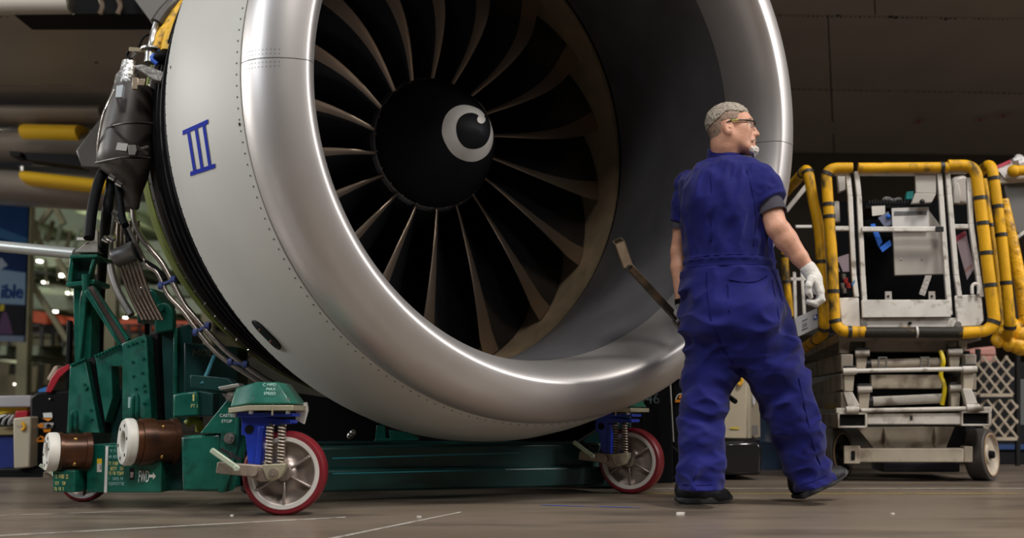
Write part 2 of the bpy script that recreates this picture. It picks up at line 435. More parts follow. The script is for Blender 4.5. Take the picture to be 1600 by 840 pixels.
BL0 = ang(EC + (U(676, 121, 5.35) - EC))
rs = [.325 + (1.158 - .325) * i / 14 for i in range(15)]
def blade_mesh(k, s0, s1, n, fat=1.):
    b = MB(); ss = [s0 + (s1 - s0) * (j / n) ** 1.3 for j in range(n + 1)]; loop = [(q, 1) for q in ss] + [(q, -1) for q in ss[::-1]]
    m = len(loop)
    for r in rs:
        u = max(0., (r - .33) / .825); g = (.30 + 1.0 * u) if fat > 1 else 1.
        for q, sd in loop:
            q = q * g; b.v.append(blade_pts(r, q, sd * fat, k))
    for i in range(len(rs) - 1):
        for j in range(m): b.f.append([i * m + j, i * m + (j + 1) % m, (i + 1) * m + (j + 1) % m, (i + 1) * m + j]); b.mi.append(0)
    b.f += [list(range(m))[::-1], [(len(rs) - 1) * m + j for j in range(m)]]; b.mi += [0, 0]
    return b
for k in range(18):
    bl = blade_mesh(k, .0, 1., 10).build('fan_blade', blade_mat, engine, 50)
    blade_mesh(k, -.004, .13, 4, 1.25).build('leading_edge', edge_mat, bl, 50)
# guide vanes deep behind the fan
for k in range(30):
    t = 2 * pi * k / 30; b = MB()
    b.add([EP(-.72, .45, t), EP(-.95, .45, t + .12), EP(-.95, 1.12, t + .05), EP(-.72, 1.12, t), EP(-.72, .45, t + .012), EP(-.95, .45, t + .132), EP(-.95, 1.12, t + .056), EP(-.72, 1.12, t + .006)],
          [(0, 1, 2, 3), (7, 6, 5, 4), (0, 3, 7, 4), (1, 5, 6, 2), (0, 4, 5, 1), (3, 2, 6, 7)])
    b.build('guide_vane', dark, engine)
b = MB(); EL(b, [(-1.0, .05), (-1.0, .9), (-.75, .9), (-.66, 1.12)], EC, EA, 48); b.build('rear_bulkhead', black, engine)
# fan case behind the cowl: black barrel, rivet strip, green flange, olive case
b = MB(); EL(b, [(.50, 1.33), (.30, 1.315), (.10, 1.300), (-.20, 1.282), (-.245, 1.282)], EC, EA, 120)
for a in (.30, .18, .06, -.06): EL(b, [(a + .02, 1.30 + a * .05), (a + .012, 1.318 + a * .05), (a - .012, 1.318 + a * .05), (a - .02, 1.30 + a * .05)], EC, EA, 100)
b.build('fan_case', M('black_fan_case', (.005, .005, .007), .6, spec=.10), engine, 50)
b = MB(); EL(b, [(-.20, 1.28), (-.20, 1.312), (-.262, 1.312), (-.262, 1.24)], EC, EA, 120); fl = b.build('rivet_strip', M('strip_grey', (.10, .095, .09), .4, .5), engine)
b = MB()
for k in range(110):
    t = 2 * pi * k / 110; p = EP(-.235, 1.312, t); n_ = E1 * cos(t) + E2 * sin(t); b.cyl(p, p + n_ * .006, .006, .004, 6)
o = b.build('strip_rivet', chrome, fl); o['kind'] = 'stuff'
b = MB(); EL(b, [(-.262, 1.28), (-.262, 1.317), (-.272, 1.317), (-.272, 1.25)], EC, EA, 120); b.build('green_flange', M('zinc_chromate', (.20, .27, .03), .4), engine)
b = MB(); EL(b, [(-.270, 1.305), (-.45, 1.300), (-.62, 1.275), (-.68, 1.225), (-.69, 1.15)], EC, EA, 120); b.build('rear_case', olive, engine, 50)
b = MB(); EL(b, [(-.60, 1.16), (-.80, 1.12), (-.95, 1.05), (-1.3, .85), (-2.2, .75), (-2.2, .1)], EC, EA, 100); b.build('core_case', M('core_bronze', (.075, .062, .052), .42, .5, var=.3, vs=10), engine, 50)
# ------------------------------------------------------------------ accessories on the open rear of the engine
case_f = interp([(-1.1, 1.12), (-.69, 1.225), (-.62, 1.275), (-.45, 1.30), (-.27, 1.32), (-.2, 1.32), (.42, 1.345)])
def CASE(px, py, r):
    "a place just clear of the engine's outer case"
    p = on_rev(px, py, case_f)
    return p - ray(px, py).normalized() * (r * 1.6 + .012) if p else U(px, py, 5.05)
def tube_part(name, pts, r, mat, n=10, par=None, smooth=True, Y=None):
    P_ = [CASE(*p[:2], r) if len(p) == 2 else U(*p) for p in pts]; b = MB(); b.tube(bez(P_, 6) if smooth else rounded(P_, .06, 6), r, n); return b.build(name, mat, par or engine, 60)
def outline_solid(rows, Y, depth, n=22, tilt=0.):
    "a body of round section through pixel rows (py, left, right) at depth Y"
    vs = []; m = len(rows)
    for (py, l, r) in rows:
        a, c = U(l, py, Y), U(r, py + tilt, Y); ctr = (a + c) / 2; w = (c - a) / 2; w_ = w.length
        for k in range(n):
            t = 2 * pi * k / n; vs.append(ctr + w * cos(t) + V((0, 1, 0)) * min(depth, w_ * 1.0) * sin(t))
    b = MB(); fs = [(i * n + k, (i + 1) * n + k, (i + 1) * n + (k + 1) % n, i * n + (k + 1) % n) for i in range(m - 1) for k in range(n)]
    b.add(vs, fs + [tuple(range(n))[::-1], tuple(range((m - 1) * n, m * n))]); return b
YA = 4.74
tank = outline_solid([(136, 180, 240), (160, 172, 240), (186, 166, 238), (196, 163, 237), (215, 158, 236), (240, 155, 234), (252, 153, 233), (258, 157, 232), (266, 160, 231), (276, 172, 229), (290, 184, 224), (305, 190, 219), (321, 194, 217), (324, 196, 215)], YA, .20, tilt=3).build('oil_tank', shroud, engine, 50)
for (y, l, r, t) in ((192, 160, 238, -4), (246, 150, 234, -3)):
    b = MB(); b.tube(bez([U(l, y + 8, YA - .05), U((l + r) / 2, y, YA - .22), U(r, y + 1, YA - .05)], 8), .007, 8); b.build('tank_rib', shroud, tank, 60)
outline_solid([(96, 192, 216), (104, 190, 216), (112, 188, 217), (120, 182, 220), (138, 179, 226), (139.5, 178, 229)], YA - .01, .16, tilt=1).build('foil_cover', foil, tank, 50)
b = MB(); b.prism([U(182, 134, YA - .2), U(192, 132, YA - .2), U(190, 152, YA - .2), U(180, 152, YA - .2)], V((0, .03, 0))); b.build('tank_plate', M('pale_plate', (.50, .55, .60), .4), tank, bevel=.002)
b = MB(); b.box(U(222, 129, YA - .2), (.035, .02, .035)); b.box(U(212, 131, YA - .2), (.03, .02, .06)); b.build('tank_bracket', M('tan_metal', (.42, .33, .24), .4, .7), tank, bevel=.003)
tube_part('tank_band', [(178, 140, YA - .1), (164, 172, YA - .16), (157, 200, YA - .12), (153, 230, YA - .08), (153, 253, YA - .06)], .006, chrome, 8, tank)
b = MB(); b.prism([U(200, 226, YA - .24), U(212, 226, YA - .24), U(214, 234, YA - .24), (U(211, 242, YA - .24)), U(201, 242, YA - .24)], V((0, .03, 0)))
b.beam(U(184, 229, YA - .2), U(201, 231, YA - .22), .02, .04); b.build('clevis_bracket', M('dull_steel', (.20, .185, .17), .5, .6), tank, bevel=.002)
b = MB(); b.tube([U(212, 236, YA - .2), U(231, 230, YA - .15)], .010, 8); b.tube([U(214, 230, YA - .2), U(230, 240, YA - .15)], .008, 8); o = b.build('clevis_link', bpy.data.materials['dull_steel'], tank); o['kind'] = 'stuff'
# wing-like fairing plate to the left of the tank, hoses, fittings
b = MB(); b.prism([U(118, 235, 6.3), U(140, 205, 6.3), U(160, 180, 6.3), U(160, 262, 6.3), U(146, 262, 6.3), U(127, 261, 6.3)], V((0, .08, 0))); b.build('exhaust_fairing', M('fairing_grey', (.040, .035, .030), .4, var=.2), engine, bevel=.01)
tube_part('wrapped_duct', [(292, -12, 4.71), (272, 4, 4.66), (256, 20, 4.63), (245, 36, 4.61)], .032, shroud, 16)
tube_part('steel_elbow', [(245, 36, 4.61), (241, 50, 4.61), (238, 64, 4.59), (236, 76, 4.59)], .017, steel, 12)
b = MB(); b.cyl(U(236, 74, 4.59), U(235, 98, 4.59), .026, .030, 16); b.cyl(U(236, 76, 4.59), U(236, 79, 4.59), .05, None, 16); b.build('valve_body', steel, engine)
b = MB(); b.beam(U(202, 77, 4.58), U(232, 79, 4.58), .012, .02); b.build('bonding_bar', M('brass_bar', (.65, .55, .38), .35, .9), engine)
b = MB(); b.cyl(U(206, 89, 4.58), U(212, 82, 4.58), .011, None, 10); b.build('connector', chrome, engine)
tube_part('cable', [(202, 78, 4.60), (199, 86, 4.62), (203, 92, 4.62), (208, 88, 4.61)], .006, black, 6)
tube_part('cable', [(216, 74, 4.66), (225, 58, 4.66), (240, 52, 4.66), (262, 50, 4.61)], .006, black, 6)
tube_part('blue_connector', [(250, 80, 4.54), (234, 91, 4.52), (246, 100, 4.52)], .010, M('blue_sleeve', (.02, .10, .55), .4), 8, smooth=False)
yelt = M('yellow_sleeve', (.82, .47, .03), .5, dirt=(.10, .06, .02), dscale=22, damt=.38)
for pts in ([(290, 8, 4.66), (272, 32, 4.64), (252, 62, 4.62), (243, 78, 4.61)], [(285, 30, 4.62), (268, 55, 4.60), (262, 82, 4.58)], [(278, 20, 4.66), (262, 44, 4.66), (248, 70, 4.64)]):
    tube_part('yellow_harness', pts, .036, yelt, 12)
b = MB(); b.ball(U(254, 90, 4.56), .05, 12, 8, (1, 1, .7)); b.build('harness_boot', black, engine)
b = MB(); b.prism([U(208, 102, 4.52), U(222, 100, 4.52), U(256, 112, 4.52), U(252, 127, 4.52), U(240, 125, 4.52), U(222, 112, 4.52)], V((0, .06, 0))); b.build('torn_foil', M('grey_foil', (.34, .32, .30), .4, .7, bump=.6, bscale=50), engine, bevel=.004)
# two black service hoses dropping to the stand
tube_part('service_hose', [(172, 258, 4.76), (160, 270, 4.74), (150, 300, 4.68), (143, 335, 4.61), (139, 372, 4.56)], .026, black, 12)
tube_part('service_hose', [(176, 274, 4.76), (172, 300, 4.74), (166, 340, 4.71), (161, 400, 5.2), (156, 480, 5.45), (153, 600, 5.5)], .026, black, 12)
tube_part('service_hose', [(184, 286, 4.71), (187, 310, 4.66), (191, 340, 4.61), (196, 352, 4.58)], .018, black, 10)
for (x, y) in ((176, 277), (187, 287), (181, 333), (186, 344), (173, 373), (166, 374)):
    b = MB(); b.cyl(U(x - 4, y - 2, 4.64), U(x + 4, y + 3, 4.64), .016, .012, 10); b.build('hose_fitting', chrome, engine)
# polished fuel pipes hugging the case with blue clamps
pipe = M('bare_pipe', (.46, .41, .37), .30, .9)
tube_part('fuel_pipe', [(208, 324), (211, 350), (222, 372), (238, 392), (256, 415), (285, 470), (300, 490), (350, 545), (400, 583), (438, 605)], .0155, pipe)
tube_part('fuel_pipe', [(192, 340), (206, 366), (228, 412), (246, 426), (262, 460), (286, 486), (335, 548), (392, 588), (430, 611)], .0135, pipe)
tube_part('fuel_pipe', [(190, 346), (200, 372), (210, 392), (232, 412)], .011, pipe)
clampm = M('blue_clamp', (.07, .10, .30), .4)
for (x0, y0, x1, y1, Y) in ((252, 446, 271, 437, 5.22), (306, 519, 325, 509, 5.12), (360, 566, 384, 570, 5.03)):
    b = MB(); p, q = CASE(x0, y0, .016), CASE(x1, y1, .016); b.beam(p, q, .03, .014); b.cyl(p - V((.012, 0, 0)), p + V((.012, 0, 0)), .022, None, 10); b.cyl(q - V((.012, 0, 0)), q + V((.012, 0, 0)), .022, None, 10); b.build('pipe_clamp', clampm, engine, bevel=.002)
# finned cooler and manifold tubes
b = MB(); b.cyl(CASE(179, 404, .05), CASE(212, 391, .05), .050, .054, 24); b.build('cooler_sleeve', M('cooler_grey', (.20, .20, .20), .4, .5), engine, bevel=.004)
for k in range(6):
    x = 183 + 6.2 * k
    tube_part('manifold_tube', [(x + 2, 345), (x + 1, 375), (x + 2, 400), (x + 9, 430), (x + 22, 465), (x + 40, 500)], .009, M('manifold_bronze', (.20, .15, .12), .35, .8) if not k else bpy.data.materials['manifold_bronze'], 8)
tube_part('case_hoop', [(180, 330, 5.75), (172, 370, 5.75), (172, 410, 5.75), (182, 450, 5.72), (205, 492, 5.68)], .022, M('hoop_grey', (.16, .15, .14), .4, .7), 10)
tube_part('black_line', [(190, 340), (206, 385), (222, 405), (244, 420), (258, 436)], .014, black, 8)
# ------------------------------------------------------------------ airliner above: wing underside, flaps, fuselage
plane = thing('airliner', 'dark grey underside of an airliner wing, flaps and fuselage over the engine', 'airplane', (2, 8, 0))
def WZ(x, y): return 3.80 - .03 * max(0, x - .5) - .02 * (y - 9.6)       # underside height
def wing_panel(x0, x1, y0, y1, th=.05, g=.005, gy=.016):
    b = MB(); xs = [x0 + g + (x1 - x0 - 2 * g) * i / 6 for i in range(7)]; ys = [y0 + gy, y1 - gy]
    vs = [V((x * y / 7.86, y + YS(x), WZ(x, y))) for x in xs for y in ys]; vs += [v + V((0, 0, th)) for v in vs]
    n = 14; fs = []
    for i in range(6):
        q = (i * 2, i * 2 + 1, i * 2 + 3, i * 2 + 2); fs += [q, tuple(n + k for k in q[::-1]), (i * 2, i * 2 + 2, n + i * 2 + 2, n + i * 2), (i * 2 + 1, n + i * 2 + 1, n + i * 2 + 3, i * 2 + 3)]
    fs += [(0, n, n + 1, 1), (12, 13, n + 13, n + 12)]
    b.add(vs, fs); return b
def YS(x): return -.03 * max(0, x)
yl = [6.1, 7.86, 9.65, 11.9]
for j in range(3):
    cuts = [-8, -2.6, 2.7 if j else 3.1, 5.4, 11] if j < 3 else [1.4, 4.7, 11]
    for i in range(len(cuts) - 1): wing_panel(cuts[i], cuts[i + 1], yl[j], yl[j + 1]).build('wing_panel', wing_mat, plane)
b = MB(); b.box((1, 8.7, 3.95), (18, 5.2, .04)); b.build('wing_core', black, plane)
b = MB()
for j, (y, x0, x1, st) in enumerate(((7.86, 1.9, 6.6, .04), (9.65, 2.5, 8, .058), (7.93, -6, -2.7, .053))):
    x = x0
    while x < x1:
        if random.random() < .8:
            yy = y + YS(x) + .025 * (1 if j != 1 else -1); z = WZ(x, y); b.cyl((x, yy, z - .002), (x, yy, z + .004), random.choice((.008, .008, .011)), None, 6)
        x += st
o = b.build('wing_fastener', black, plane); o['kind'] = 'stuff'
for (px, py) in ((1392, 27), (1478, 28), (1310, 27), (150, 107), (1400, 28)):
    d = ray(px, py); s_ = (3.75 - CAMH) / d.z; p = V((0, 0, CAMH)) + d * s_; z = WZ(p.x, p.y); b = MB(); b.cyl((p.x, p.y, z - .003), (p.x, p.y, z + .003), .018, None, 10); b.build('drain_hole', black, plane)
redx = M('red_tape', (.30, .02, .02), .6)
for (px, py) in ((1435, 190), (1532, 187), (1567, 181)):
    d = ray(px, py)
    for it in range(8):
        s_ = (3.7 - CAMH) / d.z if it == 0 else (WZ(p.x, p.y) - CAMH) / d.z; p = V((0, 0, CAMH)) + d * s_
    b = MB(); z = WZ(p.x, p.y) - .003
    for a in (.5, -.6): b.beam(V((p.x - .05 * cos(a), p.y - .14 * sin(a), z)), V((p.x + .05 * cos(a), p.y + .14 * sin(a), z)), .014, .003)
    b.build('tape_cross', redx, plane)
# fuselage belly to the right
lat = V((.856, .516, 0)); fc = V((-.472, 5.435, 0)) + lat * 8.6 + V((0, 0, 4.4)); fd = V((.513, -.851, 0)).normalized()
pr = [V((1.2, 11.6, 3.85))] + [V((1.2, 11.8 + 1.5 * sin(R(k)), 2.45 + 1.30 * cos(R(k)))) for k in range(0, 91, 10)] + [V((1.2, 13.3, 1.5)), V((1.2, 13.9, 1.2)), V((1.2, 16, 1.1)), V((1.2, 16, 3.85))]
b = MB(); b.prism(pr, V((12, -.3, 0))); b.build('belly_fairing', M('fairing_paint', (.10, .085, .072), .4, var=.1, vs=1), plane, 60)
# leading edge box and open bay, top left of the wing
slat_m = M('pale_slat', (.50, .46, .41), .45)
b = MB(); p0, p1 = U(-120, 6, 6.55), U(112, 4, 6.55)
b.tube([p0, p1], .082, 24); sl = b.build('wing_slat', slat_m, plane, bevel=0)
b = MB(); b.cyl(p1 - V((.002, 0, 0)), p1 + V((.01, 0, 0)), .084, .077, 24); b.build('slat_end_cap', chrome, sl)
b = MB()
b.prism([U(205, -8, 6.4), U(300, -8, 6.4), U(290, 30, 6.4), U(240, 40, 6.4)], V((0, .25, .0))); b.build('pylon_panel', M('pylon_grey', (.13, .12, .11), .5), plane, bevel=.004)
bay = MB(); bay.box(U(160, 10, 6.95), (1.2, .3, .25)); bay.build('slat_bay', black, plane)
for px in (158, 186):
    b = MB(); b.tube(bez([U(px - 4, -6, 6.7), U(px + 2, 8, 6.7), U(px - 2, 22, 6.7)], 6), .018, 10); b.build('slat_strut', M('brown_strut', (.13, .09, .06), .5, .3), plane)
# lowered flaps with yellow covers, behind to the left
flap_m = M('flap_grey', (.30, .27, .24), .28, .2, var=.15, vs=2, stretch=(.3, 2, 2)); yel_m = M('yellow_cover', (.92, .56, .025), .45)
def flap(x0, x1, py0, py1, Y, th, mat, name, par, tilt=0.):
    a, c = U(x0, py0, Y), U(x1, py0 + tilt, Y); a2 = U(x0, py1, Y); h_ = a.z - a2.z; n = 14; vs = []
    for e in (a, c):
        for k in range(n):
            t = 2 * pi * k / n; vs.append(V((e.x, e.y + th * cos(t), e.z - h_ / 2 + h_ / 2 * sin(t))))
    b = MB(); b.add(vs, [(k, (k + 1) % n, n + (k + 1) % n, n + k) for k in range(n)] + [tuple(range(n))[::-1], tuple(range(n, 2 * n))])
    return b.build(name, mat, par, 50)
fl1 = flap(-200, 175, 168, 196, 10.1, .35, flap_m, 'flap', plane, 4)
fl2 = flap(-200, 170, 208, 250, 10.2, .45, flap_m, 'flap', plane, 6)
fl3 = flap(-200, 190, 258, 306, 10.4, .5, flap_m, 'flap', plane, 22)
flap(48, 134, 197, 226, 9.9, .25, yel_m, 'yellow_cover', fl1, 2)
flap(45, 182, 269, 289, 9.85, .20, yel_m, 'yellow_cover', fl3, 15)
b = MB(); b.prism([U(38, 238, 9.6), U(118, 241, 9.6), U(127, 260, 9.6), U(42, 249, 9.6)], V((0, .2, 0))); b.build('flap_slot', black, fl2)
b = MB(); b.prism([U(14, 236, 9.6), U(33, 237, 9.6), U(30, 244, 9.6), U(16, 243, 9.6)], V((0, .2, 0))); b.build('flap_slot', black, fl2)
# ------------------------------------------------------------------ the walking man (surfaces grown from distance fields)
import openvdb
class Field:
    "a distance field on a grid; metres"
    def __init__(s, lo, hi, h):
        s.lo = np.array(lo, np.float32); s.h = h; s.n = np.ceil((np.array(hi) - lo) / h).astype(int) + 1
        g = [(s.lo[i] + np.arange(s.n[i]) * h).astype(np.float32) for i in range(3)]
        s.X, s.Y, s.Z = g[0][:, None, None], g[1][None, :, None], g[2][None, None, :]
        s.d = np.full(s.n, .2, np.float32)
    def sl(s, lo, hi, m):
        a = np.clip(np.floor((np.array(lo) - m - s.lo) / s.h).astype(int), 0, s.n); b = np.clip(np.ceil((np.array(hi) + m - s.lo) / s.h).astype(int) + 1, 0, s.n)
        return tuple(slice(int(i), int(j)) for i, j in zip(a, b))
    def mix(s, q, e, k, op):
        if op == 'u':
            if k <= 0: s.d[q] = np.minimum(s.d[q], e)
            else:
                h = np.clip(.5 + .5 * (s.d[q] - e) / k, 0, 1); s.d[q] = s.d[q] * (1 - h) + e * h - k * h * (1 - h)
        elif op == 's':
            e = -e
            if k <= 0: s.d[q] = np.maximum(s.d[q], e)
            else:
                h = np.clip(.5 - .5 * (s.d[q] - e) / k, 0, 1); s.d[q] = s.d[q] * (1 - h) + e * h + k * h * (1 - h)
    def P(s, q): return s.X[q[0]], s.Y[:, q[1]], s.Z[:, :, q[2]]
    def cone(s, a, b, ra, rb=None, k=.01, op='u'):
        rb = ra if rb is None else rb; a, b = np.array(a, float), np.array(b, float); m = max(ra, rb) + k + 2 * s.h
        q = s.sl(np.minimum(a, b), np.maximum(a, b), m + .02); x, y, z = s.P(q); ba = b - a; L2 = float(ba @ ba) + 1e-12
        t = np.clip(((x - a[0]) * ba[0] + (y - a[1]) * ba[1] + (z - a[2]) * ba[2]) / L2, 0, 1)
        e = np.sqrt((x - a[0] - t * ba[0]) ** 2 + (y - a[1] - t * ba[1]) ** 2 + (z - a[2] - t * ba[2]) ** 2) - (ra + (rb - ra) * t)
        s.mix(q, e.astype(np.float32), k, op); return s
    def chain(s, pts, rs, k=.01, op='u'):
        for i in range(len(pts) - 1): s.cone(pts[i], pts[i + 1], rs[i], rs[i + 1], k, op)
        return s
    def ell(s, c, rad, rot=None, k=.01, op='u'):
        c = np.array(c, float); m = max(rad); q = s.sl(c - m, c + m, k + .02); x, y, z = s.P(q); x, y, z = x - c[0], y - c[1], z - c[2]
        A = np.array(rot if rot is not None else np.eye(3), float)
        e2 = sum(((A[0][i] * x + A[1][i] * y + A[2][i] * z) / rad[i]) ** 2 for i in range(3))
        e = (np.sqrt(e2) - 1) * min(rad)
        s.mix(q, e.astype(np.float32), k, op); return s
    def loft(s, rows, k=.02):
        "horizontal slices (z, cx, cy, half width, half depth)"
        rows = sorted(rows); zs = [r[0] for r in rows]; f = [np.interp(s.Z.ravel(), zs, [r[i] for r in rows]).astype(np.float32)[None, None, :] for i in range(1, 5)]
        dx, dy = (s.X - f[0]) / f[2], (s.Y - f[1]) / f[3]
        e = (np.sqrt(dx * dx + dy * dy) - 1) * np.minimum(f[2], f[3])
        e = np.maximum(e, np.maximum(s.Z - zs[-1], zs[0] - s.Z))
        q = (slice(None),) * 3; s.mix(q, e.astype(np.float32), k, 'u'); return s
    def noise(s, freq, amp, seed=1, ridge=False, mask=None):
        q = s.sl(s.lo, s.lo + s.n * s.h, 0); rg = np.random.default_rng(seed); T = rg.random((24, 24, 24)).astype(np.float32)
        idx = np.where(np.abs(s.d) < .04); p = [(s.lo[i] + idx[i] * s.h) for i in range(3)]
        if callable(freq): c = freq(*p)
        else: c = [p[i] * freq[i] for i in range(3)]
        c = [v + 50 for v in c]; i0 = [np.floor(v).astype(int) for v in c]; w = [v - i for v, i in zip(c, i0)]; w = [v * v * (3 - 2 * v) for v in w]; r = 0
        for a in (0, 1):
            for b in (0, 1):
                for e in (0, 1):
                    r = r + T[(i0[0] + a) % 24, (i0[1] + b) % 24, (i0[2] + e) % 24] * (w[0] if a else 1 - w[0]) * (w[1] if b else 1 - w[1]) * (w[2] if e else 1 - w[2])
        r = (1 - abs(r * 2 - 1) * 2) if ridge else (r * 2 - 1)
        if mask is not None: r = r * mask(*p)
        s.d[idx] -= (amp * r).astype(np.float32); return s
    def mesh(s, name, mat, parent, off=0., shell=None):
        g = openvdb.FloatGrid(background=.2); g.copyFromArray(np.ascontiguousarray(s.d - off)); v, f = g.convertToQuads(isovalue=0.)
        v = v * s.h + s.lo; r = parent
        while r is not None and r.parent is not None: r = r.parent
        v = v - np.array(r.location); f = f[:, ::-1]
        me = bpy.data.meshes.new(name); me.from_pydata(v.tolist(), [], f.tolist()); me.materials.append(mat); me.shade_smooth(); me.update()
        bm = bmesh.new(); bm.from_mesh(me); bmesh.ops.recalc_face_normals(bm, faces=bm.faces)
        for _ in range(1): bmesh.ops.smooth_vert(bm, verts=bm.verts, factor=.5, use_axis_x=True, use_axis_y=True, use_axis_z=True)
        bm.to_mesh(me); bm.free(); me.shade_smooth()
        o = bpy.data.objects.new(name, me); COL.objects.link(o); o.parent = parent; return o

cloth = M('navy_cotton', (.0105, .012, .118), .85, spec=.12, var=.12, vs=14, bump=.25, bscale=260, sheen=.10)
tee = M('charcoal_tee', (.055, .052, .068), .85, spec=.2, bump=.2, bscale=200)
skin = M('skin', (.60, .315, .215), .48, spec=.4, var=.14, vs=22, bump=.12, bscale=120)
skin.node_tree.nodes['Principled BSDF'].inputs['Subsurface Weight'].default_value = .12
skin.node_tree.nodes['Principled BSDF'].inputs['Subsurface Radius'].default_value = (.02, .008, .004)
glove_m = M('white_knit_glove', (.68, .66, .62), .8, spec=.2, var=.08, vs=25, bump=.35, bscale=350)
glove_d = M('grey_palm_glove', (.30, .295, .29), .6, spec=.3, bump=.3, bscale=300)
hair_m = M('grey_hair', (.37, .32, .265), .6, spec=.35, var=.45, vs=90, bump=.8, bscale=220)
fade_m = M('cropped_hair', (.30, .205, .155), .6, spec=.3, var=.30, vs=110, bump=.3, bscale=300)
beard_m = M('white_beard', (.62, .58, .53), .7, var=.25, vs=120, bump=.4, bscale=300)
stash_m = M('grey_moustache', (.28, .20, .155), .7, var=.3, vs=120, bump=.8, bscale=300)
shoe_m = M('black_shoe_leather', (.012, .012, .015), .55, spec=.35); sole_m = M('black_sole', (.030, .030, .034), .6)
person = thing('person', 'man in navy short sleeved coveralls, white gloves and black shoes walking, head turned aside', 'person', (1.0, 4.27, 0))
def A(v): return np.array(v, float)
def row(py, l, r, Y, D):
    a, b = U(l, py, Y), U(r, py, Y); return (a.z, (a.x + b.x) / 2, Y, (b.x - a.x) / 2, D)

# --- coverall
cv = Field((.66, 3.98, .03), (1.50, 4.66, 1.62), .0062)
torso = [row(*q) for q in ((246, 1113, 1160, 4.31, .068), (254, 1094, 1182, 4.305, .105), (264, 1083, 1192, 4.30, .125), (280, 1071, 1198, 4.295, .14), (300, 1066, 1200, 4.29, .15), (330, 1069, 1201, 4.28, .158),
    (360, 1072, 1203, 4.28, .158), (385, 1073, 1205, 4.28, .152), (405, 1072, 1207, 4.28, .150), (425, 1067, 1211, 4.28, .155), (445, 1063, 1217, 4.28, .162), (475, 1063, 1228, 4.28, .170), (506, 1066, 1239, 4.28, .172), (537, 1069, 1249, 4.28, .168), (562, 1071, 1254, 4.28, .155), (574, 1080, 1248, 4.28, .13))]
cv.loft(torso, .0)
def leg(rows): return [row(*q) for q in rows]
cv.loft(leg([(530, 1076, 1164, 4.31, .13), (560, 1072, 1156, 4.30, .135), (591, 1069, 1150, 4.28, .13), (606, 1067, 1144, 4.27, .122), (622, 1065, 1137, 4.26, .115), (653, 1063, 1132, 4.235, .108), (684, 1063, 1128, 4.21, .104), (715, 1063, 1127, 4.19, .102), (745, 1062, 1126, 4.175, .104), (768, 1063, 1125, 4.165, .105)]), .022)
cv.loft(leg([(530, 1150, 1249, 4.24, .14), (560, 1152, 1255, 4.24, .14), (578, 1158, 1257, 4.24, .135), (591, 1168, 1259, 4.245, .13), (606, 1178, 1263, 4.25, .126), (622, 1185, 1269, 4.255, .122), (653, 1198, 1279, 4.27, .115), (684, 1212, 1286, 4.285, .108), (715, 1224, 1293, 4.30, .102), (746, 1235, 1299, 4.315, .10), (775, 1243, 1306, 4.325, .10)]), .022)
# seat, shoulder blades
cv.ell(U(1122, 500, 4.17), (.105, .10, .12), k=.05).ell(U(1182, 502, 4.14), (.11, .10, .125), k=.05)
cv.ell(U(1100, 310, 4.20), (.075, .06, .10), k=.06).ell(U(1160, 312, 4.18), (.085, .06, .11), k=.06)
# sleeves
SR, ELR, WR = U(1186, 282, 4.22), U(1214, 356, 4.14), U(1264, 421, 4.13)
SLf, ELL, WL = U(1076, 290, 4.38), U(1060, 393, 4.44), U(1065, 476, 4.41)
# stand collar
nk = U(1133, 240, 4.30)
# cloth folds
zw = U(1140, 412, 4.28).z; zc = U(1150, 575, 4.28).z; zk = U(1100, 650, 4.25).z
cv.noise(lambda x, y, z: (x * 15 + z * 3.5, y * 12, z * 4.5 + x * 2), .013, 3, mask=lambda x, y, z: (z > zw) * np.clip((z - zw) / .05, 0, 1) * np.clip((nk.z - .02 - z) / .04, 0, 1))
cv.noise(lambda x, y, z: (x * 30 - z * 9, y * 20, z * 9), .006, 4, ridge=True, mask=lambda x, y, z: (z > zw) * 1.)
cv.noise(lambda x, y, z: (x * 9 - z * 10, y * 9, z * 13 + x * 4), .014, 5, mask=lambda x, y, z: (z < zw - .06) * np.clip((zw - .06 - z) / .2, .3, 1))
cv.noise(lambda x, y, z: (x * 12 + z * 14, y * 10, z * 22 - x * 8), .008, 6, ridge=True, mask=lambda x, y, z: (z < zc + .05) * (.5 + .8 * np.exp(-((z - zk) / .09) ** 2) + .9 * np.exp(-((z - .12) / .08) ** 2)))
cv.noise(lambda x, y, z: (x * 8 + z * 7 + .6 * np.sin(z * 17), y * 8, z * 11 - x * 9), .010, 14, ridge=True, mask=lambda x, y, z: (z < zw - .03) * 1.)
cv.noise(lambda x, y, z: (x * 17 - z * 5 + .5 * np.sin(z * 12), y * 14, z * 7 + x * 6), .007, 15, ridge=True, mask=lambda x, y, z: (z > zw) * np.clip((z - zw) / .05, 0, 1) * np.clip((nk.z - .02 - z) / .04, 0, 1))
# waistband
q = cv.sl((.6, 3.9, zw - .018), (1.6, 4.7, zw + .018), 0); zz = cv.Z[:, :, q[2]]; xx = cv.X[q[0]]
cv.d[q] -= (.0045 * np.clip(1.2 - np.abs(zz - zw + .03 * (xx - 1.0)) / .016, 0, 1)).astype(np.float32)
